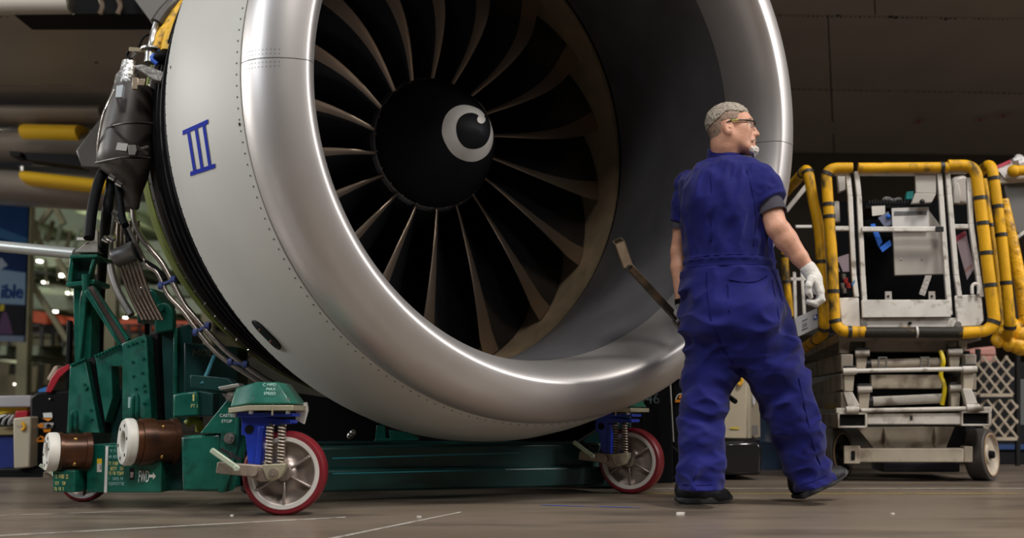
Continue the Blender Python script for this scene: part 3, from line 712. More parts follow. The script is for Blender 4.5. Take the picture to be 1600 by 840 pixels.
# open ends: neck, cuffs and hems are cut clean
def cut(f, p, n, rad):
    "remove what lies beyond the plane at p (normal n) within rad"
    p, n = A(p), A(n) / np.linalg.norm(n); q = f.sl(p - rad, p + rad, 0); x, y, z = f.P(q)
    e = (x - p[0]) * n[0] + (y - p[1]) * n[1] + (z - p[2]) * n[2]; rr = np.sqrt((x - p[0]) ** 2 + (y - p[1]) ** 2 + (z - p[2]) ** 2) < rad
    f.d[q] = np.where(rr, np.maximum(f.d[q], e), f.d[q])
hl, hr = U(1094, 765, 4.165), U(1270, 759, 4.32)
cut(cv, hl, (0, 0, -1), .16); cut(cv, hr, A(V((.30, 0, -1))), .16)
sv = Field((.66, 3.98, .03), (1.50, 4.66, 1.62), .0062)
sv.chain([SR, SR.lerp(ELR, .25), SR.lerp(ELR, .60)], [.080, .087, .083], .035); sv.chain([SLf, SLf.lerp(ELL, .3), SLf.lerp(ELL, .66)], [.070, .062, .058], .03)
sv.noise((13, 13, 13), .010, 21); sv.noise(lambda x, y, z: (x * 25 + z * 16, y * 20, z * 22 - x * 12), .006, 22, ridge=True)
sv.cone(SR.lerp(ELR, .47), SR.lerp(ELR, .55), .086, .087, .003)                    # turned-up cuff
cut(sv, SR.lerp(ELR, .545), ELR - SR + V((.05, 0, .06)), .16); cut(sv, SLf.lerp(ELL, .56), ELL - SLf, .12)
q = (slice(None),) * 3; cv.mix(q, sv.d, .022, 'u')
coverall = cv.mesh('coverall', cloth, person)
b = MB(); b.lathe([(-.055, .090), (-.03, .087), (.0, .082), (.026, .0795), (.0285, .076), (.024, .072), (-.04, .070)], nk + V((0, .008, -.004)), V((.05, .10, 1)), 40, fr=lambda a, r, t: r * (1 + .03 * sin(2 * t + .6))); b.build('collar', cloth, coverall, 60)
from mathutils.bvhtree import BVHTree
bv = BVHTree.FromPolygons([v.co + person.location for v in coverall.data.vertices], [p.vertices[:] for p in coverall.data.polygons])
seam_m = M('navy_seam', (.007, .008, .075), .9, spec=.1)
def seam(pts, name='seam', r=.0026, w=None):
    hits = []
    for i in range(len(pts) - 1):
        for k in range(10):
            t = k / 10; x = pts[i][0] * (1 - t) + pts[i + 1][0] * t; y = pts[i][1] * (1 - t) + pts[i + 1][1] * t
            h_ = bv.ray_cast(V((0, 0, CAMH)), ray(x, y).normalized())
            if h_[0] is not None and (not hits or (h_[0] - hits[-1]).length < .06): hits.append(h_[0])
    if len(hits) > 4:
        sm = [sum(hits[max(0, i - 2):i + 3], V((0, 0, 0))) / len(hits[max(0, i - 2):i + 3]) for i in range(len(hits))]
        b = MB(); b.tube(sm, r, 6); b.build(name, seam_m, coverall, 180)
seam([(1075, 404), (1105, 399), (1150, 397), (1204, 398)]); seam([(1071, 419), (1105, 415), (1150, 413), (1207, 413)])
seam([(1104, 420), (1105, 460), (1112, 505), (1130, 545), (1150, 572)]); seam([(1137, 436), (1160, 441), (1182, 440), (1203, 428)], r=.0036)
seam([(1137, 437), (1139, 500)]); seam([(1205, 430), (1214, 480), (1222, 520), (1232, 570)]); seam([(1205, 418), (1216, 445), (1224, 478)], r=.0034)
seam([(1064, 757), (1095, 758), (1124, 756)]); seam([(1243, 760), (1270, 752), (1297, 740)]); seam([(1108, 252), (1112, 300), (1110, 397)]); seam([(1166, 262), (1176, 300), (1182, 340), (1176, 395)])
seam([(1247, 585), (1258, 640), (1272, 700), (1288, 742)])
# hip pocket, rear pocket and back seam as thin raised strips on the cloth
# --- t-shirt sleeves below the coverall's
for (s0, e0, t0, t1, r) in ((SR, ELR, .42, .74, .066), (SLf, ELL, .45, .665, .049)):
    p, q = s0.lerp(e0, t0), s0.lerp(e0, t1); b = MB(); ax_ = q - p
    b.lathe([(0, r * .9), (ax_.length * .3, r * 1.04), (ax_.length * .98, r * 1.05), (ax_.length, r), (ax_.length * .9, r * .9)], p, ax_, 28, fr=lambda a, rr, t: rr * (1 + .04 * sin(3 * t + 20 * a)))
    b.build('t_shirt_sleeve', tee, person, 60)

# --- body: one continuous skin from head to trunk, arms and legs
HC = U(1140.5, 196, 4.27); hf = V((cos(R(-7)), sin(R(-7)), .0)); hl_ = V((-hf.y, hf.x, 0)); hu = V((-.02, 0, 1)).normalized()
def H(u, w, v): return HC + hf * u + hl_ * w + hu * v
RH = np.array([list(hf), list(hl_), list(hu)]).T
lo_h, hi_h = HC - V((.17, .17, .22)), HC + V((.19, .17, .15))
body = Field((.67, 3.99, .06), (1.40, 4.56, HC.z + .13), .0042)
def head(f):
    f.ell(H(-.008, 0, .022), (.097, .076, .080), RH, .01)
    f.ell(H(.035, 0, -.03), (.066, .060, .088), RH, .03)
    for sgn in (-1, 1):
        f.cone(H(-.008, .052 * sgn, -.065), H(.062, .034 * sgn, -.112), .022, .020, .03)
        f.ell(H(.058, .042 * sgn, -.028), (.026, .024, .022), RH, .02); f.ell(H(.040, .046 * sgn, -.058), (.038, .020, .040), RH, .02)
    f.cone(H(.078, 0, -.118), H(.090, 0, -.112), .026, .022, .02)
    f.cone(H(.074, -.034, .012), H(.086, 0, .016), .017, .015, .015).cone(H(.074, .034, .012), H(.086, 0, .016), .017, .015, .015)
    for sgn in (-1, 1): f.ell(H(.094, .031 * sgn, -.012), (.017, .017, .013), RH, .012, 's')
    f.chain([H(.090, 0, .002), H(.104, 0, -.022), H(.119, 0, -.046)], [.009, .0105, .0125], .010)
    for sgn in (-1, 1): f.ell(H(.103, .013 * sgn, -.050), (.012, .009, .009), RH, .008)
    f.ell(H(.090, 0, -.078), (.022, .028, .022), RH, .015)
    f.cone(H(.094, -.018, -.080), H(.094, .018, -.080), .0085, None, .006).cone(H(.092, -.016, -.093), H(.092, .016, -.093), .0085, None, .006)
    f.cone(H(.112, -.022, -.0865), H(.112, .022, -.0865), .0035, None, .004, 's')
    for sgn in (-1, 1):
        f.ell(H(-.016, .080 * sgn, -.031), (.021, .010, .034), RH, .006)
        f.ell(H(-.012, .086 * sgn, -.026), (.011, .006, .020), RH, .005, 's')
        f.ell(H(-.010, .078 * sgn, -.054), (.010, .007, .011), RH, .006)
        f.ell(H(-.010, .084 * sgn, -.032), (.005, .005, .006), RH, .004)
    f.chain([H(-.030, 0, -.03), H(-.028, 0, -.10), nk + V((0, .01, -.06))], [.062, .058, .066], .03)
    f.cone(H(.0, -.045, -.07), nk + V((.03, -.03, -.05)), .014, .016, .03)
    return f
head(body)
tr_rows = [(z, cx, cy, w * .84, d_ * .84) for z, cx, cy, w, d_ in torso[2:-1]]
body.loft(tr_rows, .03)
hipL, hipR = U(1118, 530, 4.32), U(1190, 530, 4.23)
body.chain([hipL, U(1099, 645, 4.25), U(1094, 745, 4.175)], [.085, .058, .034], .03); body.chain([hipR, U(1232, 645, 4.265), U(1270, 742, 4.325)], [.085, .058, .034], .03)
body.chain([SR, SR.lerp(ELR, .55), ELR], [.062, .0555, .047], .02).chain([ELR, ELR.lerp(WR, .28), ELR.lerp(WR, .7), WR], [.046, .049, .037, .029], .012)
body.ell(ELR + V((.012, -.03, .0)), (.022, .018, .024), None, .02)                 # elbow bone
body.cone(ELR.lerp(WR, .12) + V((.012, -.012, .012)), ELR.lerp(WR, .55) + V((.008, -.01, .01)), .028, .018, .02)  # forearm muscle
body.chain([SLf, SLf.lerp(ELL, .6), ELL], [.050, .042, .037], .02).chain([ELL, ELL.lerp(WL, .3), WL], [.036, .040, .026], .012)
body.ell(ELL + V((-.016, -.012, .004)), (.014, .014, .02), None, .015)
# palms inside the gloves
KR = U(1283, 452, 4.12); body.cone(WR, WR.lerp(KR, .5), .022, .018, .01); KL = U(1066, 503, 4.405); body.cone(WL, WL.lerp(KL, .6), .020, .015, .01)
body_o = body.mesh('body', skin, person)
for sgn in (-1, 1):
    b = MB(); b.ball(H(.0795, .031 * sgn, -.012), .0125, 14, 10); ey = b.build('eye', M('eye_white', (.75, .72, .70), .2), body_o, 180)
    b = MB(); b.ball(H(.0885, .0305 * sgn, -.0125), .0052, 10, 8); b.build('iris', M('iris_blue', (.05, .09, .13), .2), ey, 180)
    b = MB(); b.tube(bez([H(.092, .016 * sgn, .014), H(.093, .032 * sgn, .019), H(.082, .050 * sgn, .013)]), .0042, 6); b.build('eyebrow', stash_m, body_o, 180)
# --- hair: short and grey on top, cropped sides and back
hr_ = Field(lo_h, hi_h, .0034)
def hairshape(off, rule):
    f = Field(lo_h, hi_h, .0034); f.ell(H(-.008, 0, .022), (.097 + off, .076 + off, .080 + off), RH, .0); f.chain([H(-.030, 0, -.03), H(-.028, 0, -.10)], [.062 + off, .058 + off], .03)
    f.ell(H(.035, 0, -.03), (.066 + off * .2, .060 + off * .2, .088), RH, .02)
    x, y, z = f.X - HC.x, f.Y - HC.y, f.Z - HC.z; u = x * hf.x + y * hf.y; w = x * hl_.x + y * hl_.y; v = x * hu.x + z * hu.z
    f.d = np.maximum(f.d, rule(u, w, v).astype(np.float32) + 0 * f.d); return f
f = hairshape(.0028, lambda u, w, v: np.maximum(np.maximum(-(v + .088 - np.clip(u + .055, 0, 1) * .42), (u - .018) - np.clip(v - .0, 0, .07) * .55), np.where((u > -.044) & (v < .004), .02, -.02)))
f.noise((160, 160, 160), .0010, 8); f.mesh('cropped_hair', fade_m, body_o)
f = hairshape(.0070, lambda u, w, v: np.maximum(-(v - .042 - np.clip(np.abs(w) - .04, 0, 1) * .1 + np.clip(-u - .02, 0, 1) * .72), u - .082 + np.clip(np.abs(w) - .03, 0, 1) * .9))
f.noise((150, 150, 110), .0032, 9); f.noise((300, 300, 220), .0018, 19); f.mesh('hair', hair_m, body_o)
f = Field(H(.05, 0, -.12) - V((.04, .07, .06)), H(.05, 0, -.12) + V((.09, .07, .07)), .0028)
f.chain([H(.098, 0, -.104), H(.104, 0, -.122), H(.100, 0, -.145)], [.012, .017, .009], .012); f.cone(H(.083, -.022, -.122), H(.083, .022, -.122), .016, None, .015)
f.noise((190, 190, 120), .0035, 10); f.mesh('goatee', beard_m, body_o)
b = MB(); b.tube(bez([H(.088, -.030, -.088), H(.102, -.016, -.076), H(.107, 0, -.071), H(.102, .016, -.076), H(.088, .030, -.088)]), .0062, 8); b.build('moustache', stash_m, body_o, 180)
# --- safety glasses
gl = M('glasses_black', (.012, .012, .012), .3)
b = MB()
b.tube(bez([H(.062, -.070, .002), H(.094, -.052, .003), H(.108, -.025, .004), H(.112, 0, .001), H(.108, .025, .004), H(.094, .052, .003), H(.062, .070, .002)]), .0042, 8); glasses = b.build('glasses', gl, body_o, 60)
for sgn in (-1, 1):
    b = MB(); b.tube(bez([H(.064, .070 * sgn, .002), H(.03, .078 * sgn, .001), H(-.006, .083 * sgn, -.003), H(-.026, .084 * sgn, -.012)]), .0036, 8); b.build('temple', gl, glasses, 60)
    b = MB(); b.tube([H(.030, .0795 * sgn, .0005), H(-.002, .0845 * sgn, -.0022)], .0037, 8); b.build('temple_accent', M('lime_accent', (.30, .36, .03), .4), glasses, 60)
    b = MB(); g = [(.066, .069), (.094, .052), (.107, .026), (.110, .006)]; vs = [H(u, w * sgn, v) for u, w in g for v in (.002, -.016, -.032)]
    b.add(vs, [(i * 3 + j, i * 3 + 3 + j, i * 3 + 4 + j, i * 3 + 1 + j) for i in range(3) for j in range(2)])
    lens = bpy.data.materials.get('clear_lens') or M('clear_lens', (.85, .86, .84), .03)
    lb = lens.node_tree.nodes['Principled BSDF']; lb.inputs['Transmission Weight'].default_value = .9; lb.inputs['IOR'].default_value = 1.05; lb.inputs['Alpha'].default_value = .45
    b.build('lens', lens, glasses, 60)
# --- gloves
def zp(x, y, Y): return U(940 + x / 3.23, 320 + y / 3.23, Y)
f = Field(U(1238, 505, 4.2) - V((0, .16, 0)), U(1305, 400, 4.12) + V((0, .14, 0)), .0028)
f.cone(WR + (WR - ELR).normalized() * -.012, WR + (WR - ELR).normalized() * .022, .0335, .032, .004)
f.chain([WR, zp(1075, 372, 4.115), zp(1090, 425, 4.11)], [.030, .030, .026], .012)
for i, dy in enumerate((-.036, -.012, .012, .035)):
    Y_ = 4.115 + dy; kx = (2, 8, 6, -4)[i]; L_ = (.9, 1.0, .97, .85)[i]
    f.cone(zp(1080, 385, 4.115 + dy * .6), zp(1100 + kx, 435, Y_), .016, .0135, .014)
    f.chain([zp(1100 + kx, 435, Y_), zp(1106 + kx, 478 * L_ + 435 * (1 - L_), Y_), zp(1078 + kx * .5, 503 * L_ + 435 * (1 - L_), Y_ + .004), zp(1042 + 8 * (1 - L_), 492 * L_ + 435 * (1 - L_), Y_ + .006)], [.0132, .0125, .0115, .0095], .004)
f.chain([zp(1058, 372, 4.075), zp(1044, 405, 4.062), zp(1044, 440, 4.07), zp(1056, 462, 4.078)], [.018, .0135, .0125, .010], .008)
f.noise((130, 130, 130), .0012, 11); f.mesh('glove', glove_m, person)
# left hand closes round the bar
T0, T1 = U(981, 414, 4.36), U(1082, 524, 4.40); bd = (T1 - T0).normalized(); tp = T0.lerp(T1, .86); bn = V((bd.z, 0, -bd.x)).normalized(); by = bd.cross(bn)
f = Field(U(1040, 545, 4.4) - V((0, .12, 0)), U(1095, 462, 4.4) + V((0, .12, 0)), .0028)
f.cone(WL - (ELL - WL).normalized() * -.004, WL - (ELL - WL).normalized() * .03, .029, .028, .004)
hb = tp + by * .0 + bn * -.0
f.chain([WL - (ELL - WL).normalized() * .02, tp + V((.006, .034, .035)), tp + V((.004, .036, .0))], [.027, .027, .025], .012)
for i in range(4):
    c = tp + bd * (-.036 + .024 * i); pts = []
    for j in range(7):
        t = R(60 - 42 * j); pts.append(c + (by * cos(t) + V((bn.x, 0, bn.z)) * sin(t)) * .027)
    f.chain([c + (by * cos(R(-40 + 40 * j)) + bn * -sin(R(-40 + 40 * j))) * .0275 for j in range(7)], [.0125, .0125, .0125, .012, .0115, .011, .0095], .004)
th_ = tp + bd * -.045
f.chain([tp + V((.0, .03, .03)), th_ + V((-.002, .012, .030)), th_ + V((-.004, -.018, .024)), th_ + V((.006, -.03, .004))], [.017, .0135, .012, .010], .006)
f.noise((130, 130, 130), .0010, 12); f.mesh('glove', glove_d, person)['label'] = 'grey palmed glove gripping the bar'
b = MB(); wd = (WL - ELL).normalized(); b.lathe([(-.012, .027), (-.012, .031), (.012, .031), (.012, .027)], WL - wd * .012, wd, 24, ring=True); b.build('wristband', black, person)
# --- shoes
def shoe(heel, toe, name, roll):
    heel, toe = V(heel), V(toe); fw = (toe - heel); L_ = fw.length; fw.normalize(); sd = V((-fw.y, fw.x, 0)).normalized(); up = fw.cross(sd) * -1 if fw.cross(sd).z < 0 else fw.cross(sd)
    P = lambda u, w, v: heel + fw * (u * L_) + sd * w + up * v
    lo = [min(heel[i], toe[i]) - .09 for i in range(3)]; hi = [max(heel[i], toe[i]) + (.17 if i == 2 else .09) for i in range(3)]
    f = Field(lo, hi, .0032); Ro = np.array([list(fw), list(sd), list(up)]).T
    f.chain([P(.16, 0, .055), P(.42, 0, .052), P(.70, .004, .036), P(.88, .006, .030)], [.040, .044, .040, .031], .03)
    f.chain([P(.17, 0, .06), P(.24, 0, .12)], [.040, .052], .03); f.cone(P(.72, -.016, .032), P(.86, -.010, .028), .028, .024, .03); f.cone(P(.72, .020, .032), P(.84, .02, .028), .028, .022, .03)
    fs_ = Field(lo, hi, .0032); fs_.chain([P(.12, 0, .012), P(.35, 0, .012), P(.62, .004, .012), P(.90, .006, .014)], [.040, .040, .046, .040], .02); q = (slice(None),) * 3; x, y, z = fs_.X - heel.x, fs_.Y - heel.y, fs_.Z - heel.z
    v = x * up.x + y * up.y + z * up.z; uu = (x * fw.x + y * fw.y + z * fw.z) / L_; bot = .0 + np.clip(uu - .72, 0, 1) ** 2 * .22 * roll + np.clip(.12 - uu, 0, 1) * .12
    fs_.d = np.maximum(np.maximum(fs_.d, v - .030 - np.clip(uu - .8, 0, 1) * .05), bot - v).astype(np.float32)
    f.d = np.maximum(f.d, (.018 - v)).astype(np.float32)
    s_ = f.mesh(name, shoe_m, person); fs_.mesh('sole', sole_m, s_)
    b = MB()
    for k in range(4): b.tube(bez([P(.46 + .07 * k, -.026, .074 - .009 * k), P(.46 + .07 * k, 0, .090 - .011 * k), P(.46 + .07 * k, .026, .074 - .009 * k)], 4), .0028, 6)
    o = b.build('lace', black, s_); o['kind'] = 'stuff'
hf0 = FL(1057, 787); shoe(hf0, V((FL(1143, 786).x, FL(1143, 786).y + .02, 0)), 'shoe', 1)
h1 = FL(1242, 783); tdir = V((cos(R(23)) * cos(R(8)), cos(R(23)) * sin(R(8)), sin(R(23)))); shoe(h1, h1 + tdir * .285, 'shoe', 1)

# --- the steel bar with a square socket in his hand
bar = thing('tow_bar', 'dark square steel handle bar with open bare metal socket end in gloved hand', 'tool', tuple(T0))
b = MB(); b.beam(T0, T1, .030, .030); b.build('bar', M('blued_steel', (.055, .045, .035), .32, .8, dirt=(.20, .13, .075), dscale=6, damt=.45), bar, bevel=.002)
S0, S1 = U(979, 413, 4.355), U(966, 376, 4.285); sdir = (S1 - S0).normalized(); a_, e1_, e2_ = frame(sdir, (0, 1, 0)); w_ = .021
b = MB()
for i in range(4):
    n0 = (e1_, e2_, -e1_, -e2_)[i]; b.beam(S0 + n0 * w_, S1 + n0 * w_, 2 * w_ + .005, .005, n0)
b.build('socket', M('bare_tube_steel', (.46, .38, .29), .32, .9, var=.2, vs=20), bar)
b = MB(); b.ball(S0 + V((.004, 0, -.004)), .024, 14, 10); b.build('weld_bead', M('weld_dark', (.07, .06, .05), .45, .7, bump=.6, bscale=90), bar, 180)
# ------------------------------------------------------------------ green engine stand on sprung casters
stand = thing('engine_stand', 'green steel engine stand with rusty spools, blue sprung casters and red tyred wheels', 'stand', (-1.0, 4.3, 0))
def px_prism(poly, Y, th, name, mat=green, par=stand, bevel=.004, yf=None):
    pts = [U(x, y, (yf(x) if yf else Y)) for x, y in poly]; b = MB(); b.prism(pts, V((0, th, 0))); return b.build(name, mat, par, bevel=bevel)
rust = M('rusty_brown_steel', (.095, .034, .014), .34, .5, var=.35, vs=8, dirt=(.045, .020, .012), dscale=7, damt=.5)
nylon = M('white_nylon', (.70, .68, .62), .45, var=.06, vs=20)
gdark = M('shaded_green_enamel', (.005, .045, .040), .35, var=.2, vs=9)  # darker copy of the green, shade put in for turned and deep parts
# lower side beam and corner block
yb = lambda x: 4.17 - (x - 130) * .0006
px_prism([(135, 694), (252, 697), (252, 769), (135, 769)], 0, .30, 'side_beam', yf=yb)
px_prism([(282, 681), (325, 678), (345, 676), (345, 768), (284, 767)], 3.98, .35, 'corner_block', bevel=.012)
px_prism([(312, 677), (364, 612), (369, 612), (371, 700), (350, 769), (340, 769), (345, 677)], 3.97, .05, 'corner_gusset')
px_prism([(369, 612), (374, 614), (374, 690), (352, 769), (350, 769), (367, 700)], 3.95, .12, 'corner_post')
px_prism([(252, 700), (284, 700), (284, 766), (252, 766)], 4.22, .25, 'beam_link', gdark)
px_prism([(82, 734), (117, 735), (117, 769), (82, 768)], 4.10, .18, 'data_box')
px_prism([(117, 700), (136, 700), (136, 766), (117, 766)], 4.28, .2, 'beam_link', black)
for (x, y, r_) in ((345, 620, .012), (346, 688, .014)):
    b = MB(); p = U(x + 16, y, 3.955) if y < 650 else U(x + 14, y - 4, 3.955); b.cyl(p + V((0, .03, 0)), p - V((0, .018, 0)), r_ * 1.6, None, 14); b.cyl(p - V((0, .018, 0)), p - V((0, .03, 0)), r_, None, 6); b.build('pivot_bolt', steel, stand)
px_prism([(346, 614), (350, 620), (357, 622), (357, 616)], 3.93, .01, 'lock_pin', chrome, bevel=0)
words('CASTER', 'lettering', whitepaint, stand, U(343, 651, 3.968), V((1, 0, 0)), V((0, 0, 1)), .013)
words('STOP', 'lettering', whitepaint, stand, U(346, 660, 3.968), V((1, 0, 0)), V((0, 0, 1)), .013)
def face_pt(x, y): return U(x, y, yb(x) - .002)
rt = (face_pt(250, 740) - face_pt(140, 740)).normalized()
words('FWD', 'lettering', whitepaint, stand, face_pt(216, 752.5), rt, V((0, 0, 1)), .049, bold=.006, sx=.33)
b = MB(); b.add([face_pt(*q) for q in ((232.5, 741), (239, 741), (239, 737.5), (243.5, 743.5), (239, 749), (239, 745.5), (232.5, 745.5))], [(6, 5, 4, 3, 2, 1, 0)]); b.build('arrow_marking', whitepaint, stand, 0)
px_prism([(165, 697), (169, 697), (167, 769), (162.5, 769)], 4.143, .003, 'strap', M('white_strap', (.7, .7, .68), .6), bevel=0)
def label(x0, y0, x1, y1, mat, name='label', yf=face_pt):
    b = MB(); b.add([yf(x0, y1), yf(x1, y1), yf(x1, y0), yf(x0, y0)], [(0, 1, 2, 3)]); return b.build(name, mat, stand, 0)
label(151.5, 716, 159, 724, M('yellow_label', (.75, .52, .03), .5)); label(151.5, 724, 159, 737, M('white_label', (.62, .60, .58), .5)); label(156, 725, 158.5, 733, black)
label(202.5, 730, 209.5, 749, black); label(203.5, 737, 208.5, 746, M('pink_label', (.35, .25, .24), .5))
def scribble(rows, mat, yf, par=stand):
    "rows of worn stencil strokes too faded to read"
    b = MB(); rg = random.Random(3)
    for (x0, x1, y, h_) in rows:
        x = x0
        while x < x1:
            w = rg.uniform(.7, 1.1)
            if rg.random() < .86:
                yo = rg.uniform(-.6, .3); hh = h_ * rg.uniform(.75, 1)
                for (a0, b0, a1, b1) in rg.choice((((0, 0, .3, 1), (0, 0, 1, .2), (0, .45, .8, .6)), ((0, 0, .3, 1), (.6, 0, 1, 1), (0, .4, 1, .6)), ((.3, 0, .65, 1), (0, 0, 1, .2)))):
                    X0, X1 = x + a0 * w * 1.6, x + a1 * w * 1.6; Y0_, Y1_ = y + yo + b0 * hh, y + yo + b1 * hh
                    b.add([yf(X0, Y1_), yf(X1, Y1_), yf(X1, Y0_), yf(X0, Y0_)], [(0, 1, 2, 3)])
            x += w * 1.6 + .7
    o = b.build('faded_stencil', mat, par, 0); o['kind'] = 'stuff'
scribble([(170, 184, 721, 6), (170, 193, 729, 6), (170, 193, 736.5, 6)], yellowink, face_pt); scribble([(172, 182, 702, 4.5), (170, 184, 711, 5), (169, 193, 745.5, 5), (169, 193, 753, 5.5)], M('pale_ink', (.28, .50, .47), .6), face_pt)
fb = lambda x, y: U(x, y, 4.097); scribble([(86, 107, 741, 7), (86, 103, 752, 6), (85, 98, 761, 6)], yellowink, fb)
# rusty spools with white nylon flanges
def spool(cx, cy, rpx, ex, Y, collar):
    s_ = Y / FPX * 1.0; c = U(cx, cy, Y); r = rpx * s_ * .985; a = V((cos(R(35)), sin(R(35)), 0)); kx = (ex - 800) / FPX; L_ = (kx * c.y - c.x) / (a.x - kx * a.y)
    sp = MB(); sp.lathe([(-.01, r * .45), (.012, r * .92), (L_, r * .92), (L_, r * .40), (.0, r * .40)], c, a, 40); body_ = sp.build('spool', rust, stand, 40)
    b = MB(); b.lathe([(-.018, r * .46), (-.022, r * .50), (-.022, r * .93), (-.012, r), (.014, r), (.020, r * .96), (.020, r * .46)], c, a, 48, ring=True); fl_ = b.build('flange', nylon, body_, 30)
    for k in range(6):
        t = 2 * pi * k / 6 + .3; _, f1, f2 = frame(a); p = c + (f1 * cos(t) + f2 * sin(t)) * r * .72; b = MB(); b.cyl(p - a * .0235, p - a * .018, r * .075, None, 10); b.build('bolt_hole', black, fl_)
    if collar:
        b = MB(); b.lathe([(collar[0], r * .9), (collar[0], r * 1.0), (collar[1], r * 1.0), (collar[1], r * .9)], c, a, 40); b.build('collar', rust, body_, 30)
    b = MB(); b.lathe([(L_ - .018, r * .9), (L_ - .018, r * 1.0), (L_ + .004, r * 1.0), (L_ + .004, r * .3)], c, a, 40); b.build('end_plate', rust, body_, 30)
    for k, dz in enumerate((.62, -.62)):
        b = MB(); p = c + a * (L_ - .035) + V((.1, -.72, dz)).normalized() * r * .96; b.ball(p, .010, 8, 6); b.build('bolt', M('brass_bolt', (.45, .25, .08), .35, .9), body_, 180)
        b = MB(); p = c + a * (L_ * .55 + .06 * k) + V((.1, -.75, -.62)).normalized() * r * .92; b.cyl(p + V((0, .004, 0)), p - V((0, .004, .0)), .008, None, 8); b.build('drilled_hole', black, body_)
spool(200, 690, 36.5, 281, 4.06, (.045, .10)); spool(81, 705.5, 30, 149, 4.10, (.022, .034))
# A-frame plates
yp = lambda x: 5.05 - (x - 110) * .0012
px_prism([(109, 572), (133, 562), (156, 676), (104, 676)], 0, .10, 'frame_plate', yf=yp)
px_prism([(148, 556), (176, 543), (192, 536), (192, 572), (174, 572), (176, 620), (164, 660), (154, 600)], 0, .10, 'frame_plate', yf=lambda x: yp(x) + .02)
px_prism([(133, 562), (147, 557), (166, 676), (154, 676)], 0, .06, 'frame_slot', black, yf=lambda x: yp(x) + .06, bevel=0)
px_prism([(191, 536), (226, 522), (229, 530), (237, 657), (191, 657)], 0, .12, 'frame_plate', yf=yp)
px_prism([(228, 524), (246, 520), (252, 660), (236, 657)], 0, .06, 'frame_slot', black, yf=lambda x: yp(x) + .10, bevel=0)
px_prism([(156, 640), (195, 600), (195, 700), (140, 700)], 5.12, .05, 'frame_web', gdark)
b = MB(); rg = random.Random(2)
for (x, y) in [(200, 540), (207, 537), (213, 535), (222, 532), (224, 560), (207, 565), (222, 582), (208, 587), (225, 602), (226, 610), (212, 607), (226, 630), (136, 605), (134, 608), (142, 640), (132, 600), (143, 655)] + [(112 + 4 * k, 570 - 1.8 * k) for k in range(6)] + [(150 + 5 * k, 556 - 2.3 * k) for k in range(8)]:
    p = U(x, y, yp(x)); b.cyl(p + V((0, .01, 0)), p - V((0, .012, 0)), .0085, .007, 6)
o = b.build('frame_bolt', green, stand); o['kind'] = 'stuff'
for (x, y0, y1) in ((112, 643, 676), (208, 617, 655)):
    b = MB(); Yh = yp(x) - .06; b.tube(bez([U(x + 1, y1, Yh + .05), U(x - 1, y1 - 6, Yh), U(x, y0 + 8, Yh), U(x + 4, y0, Yh), U(x + 7, y0 + 5, Yh), U(x + 7, y1 - 8, Yh), U(x + 10, y1, Yh + .05)], 5), .012, 8); b.build('lifting_handle', green, stand)
label(200, 620, 206, 637, M('plate_pale', (.30, .45, .42), .5), 'data_plate', lambda x, y: U(x, y, yp(x) - .003))
# mast with clamp head, wedge and diagonal strut
px_prism([(114, 447), (144, 447), (142, 565), (117, 578)], 5.15, .11, 'mast')
px_prism([(130, 440), (138, 440), (136, 460), (126, 560), (122, 560), (124, 470)], 5.11, .05, 'mast_rib')
px_prism([(108, 398), (152, 397), (152, 402), (108, 403)], 5.05, .22, 'mast_cap')
px_prism([(113, 403), (146, 403), (140, 437), (111, 437)], 5.14, .05, 'mast_head', gdark)
px_prism([(109, 402), (115, 402), (112, 440), (104, 446)], 5.08, .15, 'head_cheek'); px_prism([(144, 403), (149, 403), (140, 432), (137, 430)], 5.06, .04, 'head_cheek')
px_prism([(103, 441), (148, 436), (148, 443), (126, 446), (103, 448)], 5.06, .2, 'mast_collar')
b = MB(); b.cyl(U(134, 428, 5.04), U(134, 470, 5.06), .020, .016, 12); b.build('clamp_screw', green, stand)
px_prism([(118, 392), (140, 374), (146, 360), (152, 360), (153, 394), (118, 394)], 5.06, .14, 'wedge_block', M('pale_alloy', (.36, .34, .31), .45, .4))
b = MB(); b.beam(U(121, 373, 5.04), U(138, 373, 5.04), .015, .015); b.tube([U(139, 362, 5.03), U(137, 351, 5.03)], .008, 8); b.build('wedge_pin', M('white_pin', (.7, .68, .65), .4), stand)
b = MB(); b.cyl(U(154, 373, 5.1), U(180, 371, 5.25), .012, None, 10); b.cyl(U(167, 372, 5.18), U(180, 371, 5.25), .019, None, 12); b.build('tie_rod', chrome, stand)
px_prism([(136, 449), (144, 446), (199, 532), (191, 545)], 5.02, .03, 'strut_grip', M('brown_grip', (.085, .052, .045), .75, bump=.4, bscale=120), bevel=0)
px_prism([(131, 456), (137, 450), (192, 543), (188, 545)], 5.00, .10, 'diagonal_strut')
px_prism([(144, 446), (147, 449), (201, 528), (198, 533)], 5.00, .03, 'diagonal_strut')
b = MB(); b.tube([U(-60, 379, 5.25), U(118, 396, 5.12)], .031, 16); b.build('push_bar', M('galvanised_bar', (.50, .52, .50), .4, .5), stand)
